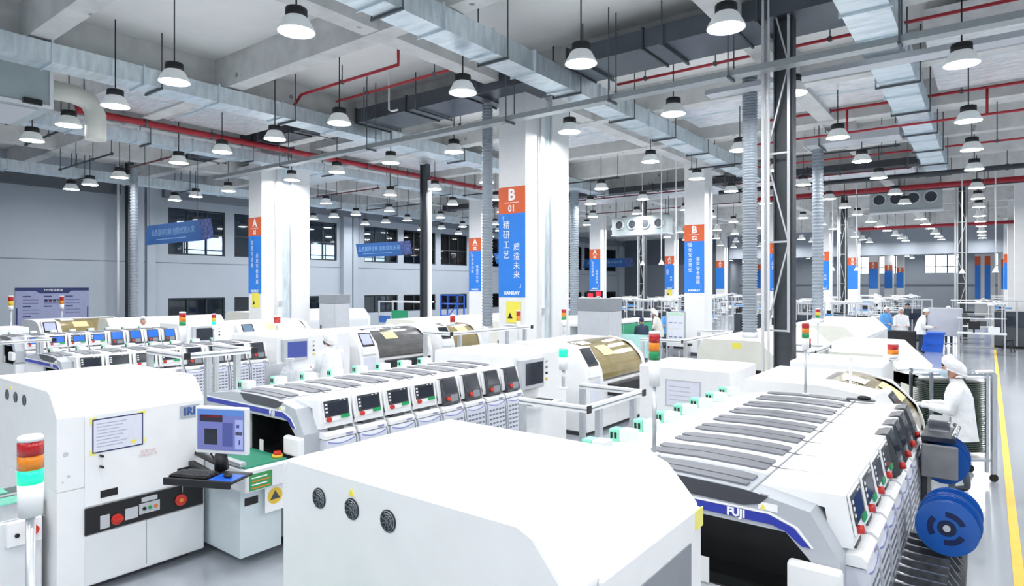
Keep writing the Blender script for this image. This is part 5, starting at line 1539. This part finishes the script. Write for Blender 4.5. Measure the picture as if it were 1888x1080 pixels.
person('person in light blue coat left of the far right group', (-3.35, 29.8, 0), math.atan2(-0.6, 0.6), arms(1.0, 0.36, 0.12), BLUEC, NAVYC, 'cap', CAPW, mask=False)
person('person in blue work clothes far behind the workbenches', (-3.2, 37.0, 0), math.atan2(-1, 0), arms(1.0, 0.36, 0.12), BLUEC, NAVYC, 'cap', NAVYC, mask=False)

# ------------------------------------------------------------------ board rack on castors beside the woman
F_ = Vector((0.8, 0.6, 0)); S_ = Vector((-0.6, 0.8, 0))
A0 = Vector((-0.74, 9.72, 0))
rk = thing('board_rack', 'tall wheeled rack holding stacked dark green circuit boards', 'rack', A0)
def rbox(name, a0, a1, s0, s1, z0, z1, m, par=rk, **k):
    vs = [A0 + F_ * a + S_ * s + Vector((0, 0, z)) for z in (z0, z1) for a, s in ((a0, s0), (a1, s0), (a1, s1), (a0, s1))]
    return MB().add(vs, [(0, 3, 2, 1), (4, 5, 6, 7), (0, 1, 5, 4), (1, 2, 6, 5), (2, 3, 7, 6), (3, 0, 4, 7)]).build(name, m, par, **k)
for a in (0.18, 0.9):
    for s in (0, 0.42):
        rbox('upright', a, a + 0.035, s, s + 0.03, 0.12, 1.42, ALU if a > 0.5 else STEEL)
for s in (0, 0.42):
    rbox('top_rail', 0.0, 1.02, s, s + 0.03, 1.38, 1.41, CHROME)
    rbox('bottom_rail', 0.1, 1.0, s, s + 0.03, 0.26, 0.29, CHROME)
rbox('end_rail', 1.0, 1.03, 0, 0.45, 1.38, 1.41, CHROME)
rbox('end_post', 0.97, 1.03, -0.02, 0.02, 0.1, 1.4, ALU)
for z in (1.36, 0.3):
    rbox('tray_plate', 0.2, 0.92, 0.01, 0.43, z - 0.012, z, WHITE2)
for k in range(38):
    z = 0.38 + 0.0245 * k
    rbox('circuit_board', 0.23, 0.89, 0.0, 0.42, z, z + 0.009, PCB)
for a in (0.14, 1.0):
    for s in (0.0, 0.43):
        c = A0 + F_ * a + S_ * s
        w_ = MB().cyl(c + S_ * -0.014 + Vector((0, 0, 0.05)), c + S_ * 0.014 + Vector((0, 0, 0.05)), 0.05, n=16).build('castor_wheel', RUBBER, rk)
        MB().cyl(c + Vector((0, 0, 0.1)), c + Vector((0, 0, 0.14)), 0.02, n=8).build('castor_fork', CHROME, rk)
for k in range(4):
    MB().ball(A0 + F_ * (0.8 + 0.05 * k) + Vector((0, 0.03 * k, 1.43)), (0.04, 0.02, 0.02), 8, 6).build('clip', WHITE, rk)

# ------------------------------------------------------------------ feeder reels hanging off the nearest machine
CHB = mat('feeder_metal', (142, 146, 152), 0.25, 0.7, var=0.3, scale=25)
fp = thing('feeder_cart', 'grey feeder cart plate with chrome tray in front of the reels', 'cart', (-0.4, 6.6, 0))
MB().box(-0.46, -0.2, 6.42, 6.46, 0.92, 1.2).build('grey_plate', mat('worn_grey_plate', (132, 134, 138), 0.6, 0.2, var=0.12, scale=9), fp, bevel=0.01)
MB().box(-0.46, -0.22, 6.46, 7.0, 1.22, 1.26).build('dark_tray', mat('tray_gloss', (66, 70, 80), 0.12, 0.6, var=0.2, scale=6), fp)
MB().tube([(-0.23, 6.46, 1.27), (-0.21, 6.8, 1.3), (-0.24, 6.98, 1.29)], 0.02, 8).build('tray_edge', CHROME, fp)
MB().box(-0.45, -0.28, 7.0, 7.3, 1.24, 1.31).build('chrome_box', CHB, fp, bevel=0.01)
MB().box(-0.46, -0.42, 6.5, 7.0, 0.15, 1.22).build('cart_body', mat('cart_dark', (60, 62, 66), 0.5, 0.3, var=0.2), fp)
MB().box(-0.46, -0.24, 6.48, 7.02, 0.16, 0.2).build('cart_base', mat('cart_dark', (60, 62, 66), 0.5, 0.3, var=0.2), fp)
for (x, y) in ((-0.42, 6.55), (-0.42, 6.95), (-0.28, 6.55), (-0.28, 6.95)):
    MB().cyl((x, y - 0.015, 0.05), (x, y + 0.015, 0.05), 0.05, n=12).box(x - 0.02, x + 0.02, y - 0.02, y + 0.02, 0.08, 0.16).build('castor_wheel', RUBBER, fp)
fb = thing('feeder_cart', 'lower feeder bank with chrome feeders at the bottom right', 'cart', (-0.4, 5.2, 0))
for k in range(10):
    y = 4.2 + 0.14 * k
    MB().box(-0.46, -0.2, y, y + 0.02, 0.62, 0.74).prism([(-0.46, 0.74), (-0.2, 0.7), (-0.14, 0.62), (-0.2, 0.6)], 'y', y + 0.03, y + 0.05).build('tape_feeder', CHB, fb)
MB().box(-0.46, -0.12, 4.1, 5.7, 0.5, 0.6).build('feeder_base', mat('cart_dark', (60, 62, 66), 0.5, 0.3), fb)
MB().box(-0.44, -0.2, 4.2, 5.6, 0.1, 0.5).build('cart_body', mat('cart_dark', (60, 62, 66), 0.5, 0.3), fb)
for (x, y) in ((-0.42, 4.3), (-0.42, 5.5), (-0.22, 4.3), (-0.22, 5.5)):
    MB().cyl((x, y - 0.015, 0.05), (x, y + 0.015, 0.05), 0.05, n=12).build('castor_wheel', RUBBER, fb)


def reel(label, x, y, z, r, grp):
    o = thing('component_reel', label, 'reel', (x, y, z), grp)
    for d in (-0.016, 0.012):
        N = 36
        vs = []
        for rr in (r, r * 0.3):
            for yy in (d, d + 0.004):
                vs += [(x + rr * math.cos(2 * PI * k / N), y + yy, z + rr * math.sin(2 * PI * k / N)) for k in range(N)]
        fs = []
        for a, b in ((0, 1), (1, 3), (3, 2), (2, 0)):
            fs += [(a * N + k, a * N + (k + 1) % N, b * N + (k + 1) % N, b * N + k) for k in range(N)]
        MB().add(vs, fs).build('flange', REELB, o)
    N = 24
    t = MB().cyl((x, y - 0.012, z), (x, y + 0.012, z), r * 0.55, n=28).build('tape_winding', mat('tape_dark', (26, 40, 74), 0.4), o)
    MB().cyl((x, y - 0.02, z), (x, y + 0.02, z), r * 0.12, n=14).build('hub', LGREY, o)
    ct_ = MB()
    for q in range(3):
        a0 = q * 2 * PI / 3 + 0.35
        A_ = [a0 + 1.3 * t / 6 for t in range(7)]
        ct_.add([(x + rr * math.cos(a), y - 0.0168, z + rr * math.sin(a)) for rr in (r * 0.42, r * 0.62) for a in A_], [(t, t + 1, 8 + t, 7 + t) for t in range(6)])
    ct_.build('flange_cutouts', mat('cutout_navy', (18, 36, 84), 0.4), o)
    return o


for k in range(5):
    reel('large blue component reel, %s of the upper bunch from the front' % ORD[k], -0.3 + 0.012 * (k % 2), 6.55 + 0.09 * k, 1.025 + 0.006 * (k % 3), 0.17, 'upper blue reels')
for k in range(4):
    reel('large blue component reel, %s of the lower bunch from the front' % ORD[k], -0.22 + 0.015 * (k % 2), 5.1 + 0.1 * k, 0.935 + 0.012 * (k % 2), 0.18, 'lower blue reels')
# little black device and rod on the far end of the nearest machine
o = thing('handheld_scanner', 'small black device lying on the far end of the nearest machine', 'scanner', (-0.95, 6.86, 1.45))
MB().box(-1.1, -0.86, 6.82, 6.9, 1.447, 1.46).build('base_plate', DGREY, o)
MB().ball((-0.95, 6.86, 1.475), (0.06, 0.035, 0.022), 10, 6).build('black_body', BLACK, o)
o = thing('white_post', 'thin white post on the olive covered machine at right', 'post', (-1.15, 7.4, 1.52))
MB().cyl((-1.15, 7.4, 1.525), (-1.15, 7.4, 1.8), 0.014, n=8).build('tube', WHITE, o)
MB().box(-1.17, -1.13, 7.38, 7.42, 1.78, 1.8).build('cap', WHITE, o)

# ------------------------------------------------------------------ things in the middle distance
o = thing('partition_board', 'pale cyan upright panel in front of the person in navy', 'panel', (-8.6, 17.2, 0))
MB().box(-9.2, -7.95, 17.15, 17.19, 0.43, 1.1).build('cyan_sheet', CYANP, o)
for x in (-9.22, -7.97): MB().box(x, x + 0.04, 17.13, 17.21, 0, 1.12).build('post', ALU, o)
MB().box(-9.18, -7.97, 17.2, 17.6, 0.38, 0.42).build('lower_shelf', DGREY, o)
o = thing('notice_stand', 'white folding notice stand with gridded sheets left of the B 02 column', 'stand', (-8.45, 20.4, 0))
MB().box(-8.8, -8.76, 20.38, 20.42, 0, 1.68).build('leg', ALU, o); MB().box(-8.16, -8.12, 20.38, 20.42, 0, 1.68).build('leg', ALU, o)
MB().box(-8.76, -8.16, 20.39, 20.41, 0.5, 1.66).build('board', WHITE2, o)
MB().box(-8.72, -8.2, 20.384, 20.39, 1.56, 1.64).build('green_heading', mat('pale_green_print', (190, 224, 200), 0.6), o)
for r in range(2):
    for q in range(3):
        s = MB().box(-8.72 + 0.18 * q, -8.56 + 0.18 * q, 20.382, 20.388, 0.62 + 0.48 * r, 1.02 + 0.48 * r).build('sheet', PAPER, o)
        MB().box(-8.7 + 0.18 * q, -8.58 + 0.18 * q, 20.38, 20.382, 0.8 + 0.48 * r, 0.83 + 0.48 * r).build('printed_line', PRT, s)
MB().box(-8.78, -8.14, 20.2, 20.6, 0, 0.03).build('foot', ALU, o)
o = thing('work_table', 'pale work table in front of the person in the cream coat', 'table', (-10.4, 21.3, 0))
MB().box(-10.9, -10.05, 20.8, 22.0, 0.78, 0.82).build('table_top', WHITE2, o)
for x in (-10.86, -10.13):
    for y in (20.84, 21.9): MB().box(x, x + 0.05, y, y + 0.05, 0, 0.78).build('leg', ALU, o)
tag(MB().box(-10.7, -10.4, 21.0, 21.25, 0.822, 1.1).build('parts_box', GREY, bevel=0.02), 'grey box on the pale work table near the B 02 column', 'box')
o = thing('bench_seat', 'low black bench left of the B 02 column foot', 'bench', (-8.9, 22.0, 0))
MB().box(-9.3, -8.5, 21.7, 22.0, 0.4, 0.48).build('seat', BLACK, o)
for x in (-9.25, -8.6): MB().box(x, x + 0.04, 21.72, 21.98, 0, 0.4).build('leg', ALU, o)
o = thing('grey_bin', 'dark violet plastic bin near the cyan panel', 'bin', (-9.0, 15.6, 0))
MB().prism([(-9.45, 1.0), (-9.1, 1.0), (-9.13, 0.68), (-9.42, 0.68)], 'y', 15.4, 15.8).build('bin_body', mat('violet_grey', (82, 82, 104), 0.5), o)
MB().box(-9.5, -9.05, 15.35, 15.85, 0.0, 0.68).build('stand_box', WHITE2, o)
# black monitor board on legs at right
o = thing('black_board', 'black square board on thin legs in front of the far right group', 'board', (-1.95, 21.1, 0))
MB().box(-2.3, -1.62, 21.05, 21.15, 0.7, 1.28).build('black_panel', BLACK, o, bevel=0.03)
for x in (-2.0, -1.85): MB().box(x, x + 0.03, 21.08, 21.12, 0, 0.7).build('leg', ALU, o)
MB().box(-2.1, -1.7, 20.9, 21.3, 0, 0.03).build('foot', ALU, o)
o = thing('screen_board', 'large pale grey screen board among the far right workbenches', 'board', (-1.35, 30.4, 0))
MB().box(-1.95, -0.8, 30.35, 30.4, 0.55, 1.68).build('grey_panel', mat('board_grey', (196, 200, 208), 0.4, var=0.05, scale=2), o, bevel=0.03)
for x in (-1.95, -0.84): MB().box(x, x + 0.04, 30.33, 30.43, 0, 1.66).build('leg', ALU, o)
MB().box(-1.91, -0.84, 30.36, 30.4, 0.25, 0.29).build('low_rail', ALU, o)
o = thing('blue_crate', 'bright blue plastic crate below the grey screen board', 'crate', (-1.75, 29.3, 0))
MB().prism([(-2.05, 0.0), (-1.4, 0.0), (-1.35, 0.72), (-2.1, 0.72)], 'y', 29.1, 29.6).build('crate_body', BINB, o)
MB().box(-2.14, -1.31, 29.06, 29.64, 0.68, 0.76).build('rim', BINB, o)
MB().box(-1.98, -1.44, 29.08, 29.1, 0.3, 0.34).build('rib', BINB, o)
o = thing('bar_stool', 'black stool beside the table at the far right', 'stool', (0.62, 31.0, 0))
MB().cyl((0.62, 31.0, 0.44), (0.62, 31.0, 0.49), 0.2, n=16).build('seat', BLACK, o)
for a in (0.4, 1.97, 3.54, 5.1):
    MB().bar((0.62 + 0.12 * math.cos(a), 31 + 0.12 * math.sin(a), 0.44), (0.62 + 0.22 * math.cos(a), 31 + 0.22 * math.sin(a), 0.0), 0.03).build('leg', BLACK, o)
MB().tube([(0.62 + 0.18 * math.cos(t * PI / 6), 31 + 0.18 * math.sin(t * PI / 6), 0.2) for t in range(13)], 0.012, 6).build('foot_ring', BLACK, o)
o = thing('trolley', 'grey plastic sack standing on a low trolley behind the left signal tower', 'trolley', (-9.0, 6.0, 0))
MB().box(-9.5, -8.6, 5.8, 6.3, 0.75, 0.8).build('deck', STEEL, o)
for x in (-9.48, -8.65):
    for y in (5.82, 6.25): MB().box(x, x + 0.03, y, y + 0.03, 0, 0.75).build('post', ALU, o)
MB().box(-9.49, -9.46, 5.8, 6.3, 0.8, 1.25).build('handle', ALU, o)
sk_ = MB()
rings = []
for z, r in ((0.805, 0.17), (0.9, 0.2), (1.05, 0.18), (1.2, 0.12), (1.28, 0.05), (1.36, 0.075)):
    rings.append([(-9.15 + r * (1.0 + 0.15 * math.sin(4 * a + z * 7)) * math.cos(a), 6.05 + r * (1 + 0.15 * math.cos(3 * a + z * 5)) * math.sin(a), z) for a in [2 * PI * t / 20 for t in range(20)]])
tag(sk_.loft(rings).build('plastic_sack', BAGM), 'pale grey plastic sack tied at the top, on the low trolley', 'sack')
tag(MB().box(-8.92, -8.68, 5.88, 6.22, 0.802, 0.98).build('parts_tray', mat('tray_mint', (170, 206, 190), 0.5, var=0.2, scale=20), bevel=0.02), 'pale mint tray beside the plastic sack on the trolley', 'tray')
# rolls of blue tape and cables on the middle aluminium frame
for k, (x, y) in enumerate(((-3.6, 5.6), (-3.32, 5.85), (-3.55, 6.2))):
    tag(MB().lathe([(0.06, 0), (0.14, 0), (0.14, 0.05), (0.06, 0.05), (0.06, 0)], (x, y, 0.613), n=20).build('cable_coil', [NAVY, BLUEC, LGREY][k]), ['dark blue coil on the wire shelf of the middle aluminium frame', 'light blue coil on the wire shelf of the middle aluminium frame', 'grey coil at the back of the wire shelf of the middle frame'][k], 'coil')
# keyboard on the shelf of the cabinet with grey monitor
tag(MB().box(-5.38, -5.12, 7.22, 7.78, 0.862, 0.88).build('keyboard', BLACK, bevel=0.004), 'black keyboard below the grey monitor at the end of the middle machine', 'keyboard')


# ------------------------------------------------------------------ far workbenches
def bench(label, x, y, kind=0):
    o = thing('workbench', label, 'workbench', (x, y, 0), 'far workbenches')
    MB().box(x - 0.75, x + 0.75, y - 0.35, y + 0.35, 0.74, 0.78).build('table_top', WHITE2, o)
    for a in (-0.72, 0.67):
        for b in (-0.32, 0.27): MB().box(x + a, x + a + 0.05, y + b, y + b + 0.05, 0, 0.74).build('leg', ALU, o)
    MB().box(x - 0.72, x - 0.68, y + 0.3, y + 0.34, 0.78, 1.9).box(x + 0.68, x + 0.72, y + 0.3, y + 0.34, 0.78, 1.9).build('upright', ALU, o)
    MB().box(x - 0.75, x + 0.75, y + 0.1, y + 0.36, 1.3, 1.33).build('shelf', WHITE2, o)
    MB().box(x - 0.75, x + 0.75, y + 0.0, y + 0.36, 1.88, 1.92).build('light_rail', WHITE, o)
    MB().box(x - 0.4, x - 0.05, y + 0.05, y + 0.09, 0.9, 1.2).box(x - 0.26, x - 0.2, y + 0.05, y + 0.1, 0.78, 0.9).build('monitor', BLACK, o)
    MB().box(x + 0.2, x + 0.55, y - 0.1, y + 0.2, 0.782, 1.0).build('tester_box', [DGREY, BLUEC, WHITE2, GREY][kind % 4], o)
    MB().box(x - 0.6, x - 0.45, y + 0.12, y + 0.3, 1.332, 1.5).box(x - 0.35, x + 0.1, y + 0.12, y + 0.3, 1.332, 1.42).build('parts_boxes', [BLACK, WHITE2, DGREY, BLUEC][kind % 4], o)
    MB().tube([(x + 0.62, y + 0.2, 0.78), (x + 0.62, y + 0.2, 1.75), (x + 0.56, y + 0.15, 1.95), (x + 0.42, y + 0.05, 2.0), (x + 0.3, y, 1.9)], 0.022, 6).build('lamp_arm', WHITE, o)
    MB().lathe([(0.02, 0.08), (0.1, 0.03), (0.12, 0.0), (0, 0)], (x + 0.28, y - 0.02, 1.82), n=14).build('lamp_head', WHITE, o)
    MB().box(x - 0.5, x + 0.5, y - 0.2, y + 0.2, 0.2, 0.24).build('foot_shelf', GREY, o)
    return o


b0 = [bench('', 0, 0, k) for k in range(4)]
used_b = [False] * 4
spots = []
for r, y in enumerate((27.8, 29.4, 31.0, 34.4, 38.2, 42.0, 46.2, 51.0)):
    for x in ((-17.0, -14.9, -12.8, -6.9, -4.9) if r < 2 else (-16.9, -14.8, -12.7, -6.8, -4.7, 0.9) if r % 2 else (-15.9, -13.8, -11.7, -6.2, -4.1)):
        spots.append((x, y))
COLW = ['dark tester', 'blue tester', 'white tester', 'grey tester']
ROWN = {}
for i, (x, y) in enumerate(spots):
    k = (i * 7 + int(y)) % 4
    r = ROWN.setdefault(y, [len(ROWN), 0]); r[1] += 1
    lab = 'far workbench with lamp and %s, %s from the left in bench row %s' % (COLW[k], ORD[r[1] - 1], ['one', 'two', 'three', 'four', 'five', 'six', 'seven', 'eight'][r[0]])
    if not used_b[k]:
        b0[k].location = (x, y, 0); b0[k]['label'] = lab; used_b[k] = True
    else:
        dup(b0[k], (x, y, 0), lab)
dup(b0[2], (-0.2, 29.6, 0), 'workbench with white tester right of the grey screen board')
dup(b0[0], (-0.6, 34.6, 0), 'workbench with dark tester behind the grey screen board')
# dark machines behind the column line
for k, (x, y) in enumerate(((-11.7, 24.6), (-10.2, 24.8), (-7.2, 24.6), (-5.4, 24.9), (-3.9, 25.4), (-13.2, 24.5), (0.75, 33.0), (-2.6, 34.6))):
    o = thing('assembly_station', 'dark assembly station with pale posts, ' + ('%s from the left behind the second B column' % ORD[[1, 2, 3, 4, 5, 0][k]] if k < 6 else ['at the right edge behind the black stool', 'behind the grey screen board'][k - 6]), 'workstation', (x, y, 0), 'dark assembly stations')
    MB().box(x - 0.6, x + 0.6, y - 0.3, y + 0.3, 0.1, 0.85).build('cabinet', DGREY, o)
    MB().box(x - 0.55, x + 0.55, y - 0.25, y + 0.3, 0.85, 1.5).build('dark_guard', mat('guard_dark', (58, 66, 76), 0.3, var=0.2, scale=5), o)
    for q in range(4):
        xx = x - 0.6 + 0.38 * q
        MB().box(xx, xx + 0.05, y - 0.32, y - 0.27, 0.1, 1.95).build('post', ALU, o)
    MB().box(x - 0.65, x + 0.6, y - 0.33, y - 0.26, 1.9, 1.96).build('top_rail', ALU, o)
    MB().box(x - 0.3, x + 0.1, y - 0.34, y - 0.3, 1.0, 1.3).build('screen', SCREEN, o)
    MB().box(x - 0.55, x + 0.55, y - 0.25, y + 0.25, 0, 0.1).build('plinth', BLACK, o)
# far white wall end with banners at the right
o = struct('wall_side', MB().box(-0.95, 0.5, 70.0, 70.4, 0, 5.4), COLM)
for k, xc in enumerate((-0.75, -0.05)):
    o = thing('wall_banner', 'narrow blue and orange banner far at the right end of the hall, %s one' % ('left', 'right')[k], 'banner', (xc, 69.98, 1.4))
    MB().box(xc - 0.2, xc + 0.2, 69.96, 69.995, 1.4, 4.4).build('blue_panel', BLUEB, o)
    MB().box(xc - 0.2, xc + 0.2, 69.96, 69.995, 4.4, 5.2).build('orange_panel', ORANGE, o)
o = thing('column_guard', 'yellow guard round the foot of the white column at the right edge', 'guard', (1.25, 33.8, 0))
MB().box(0.84, 1.66, 33.39, 33.42, 0.02, 0.75).box(0.84, 0.87, 33.42, 34.2, 0.02, 0.75).build('guard_plate', YEL, o)
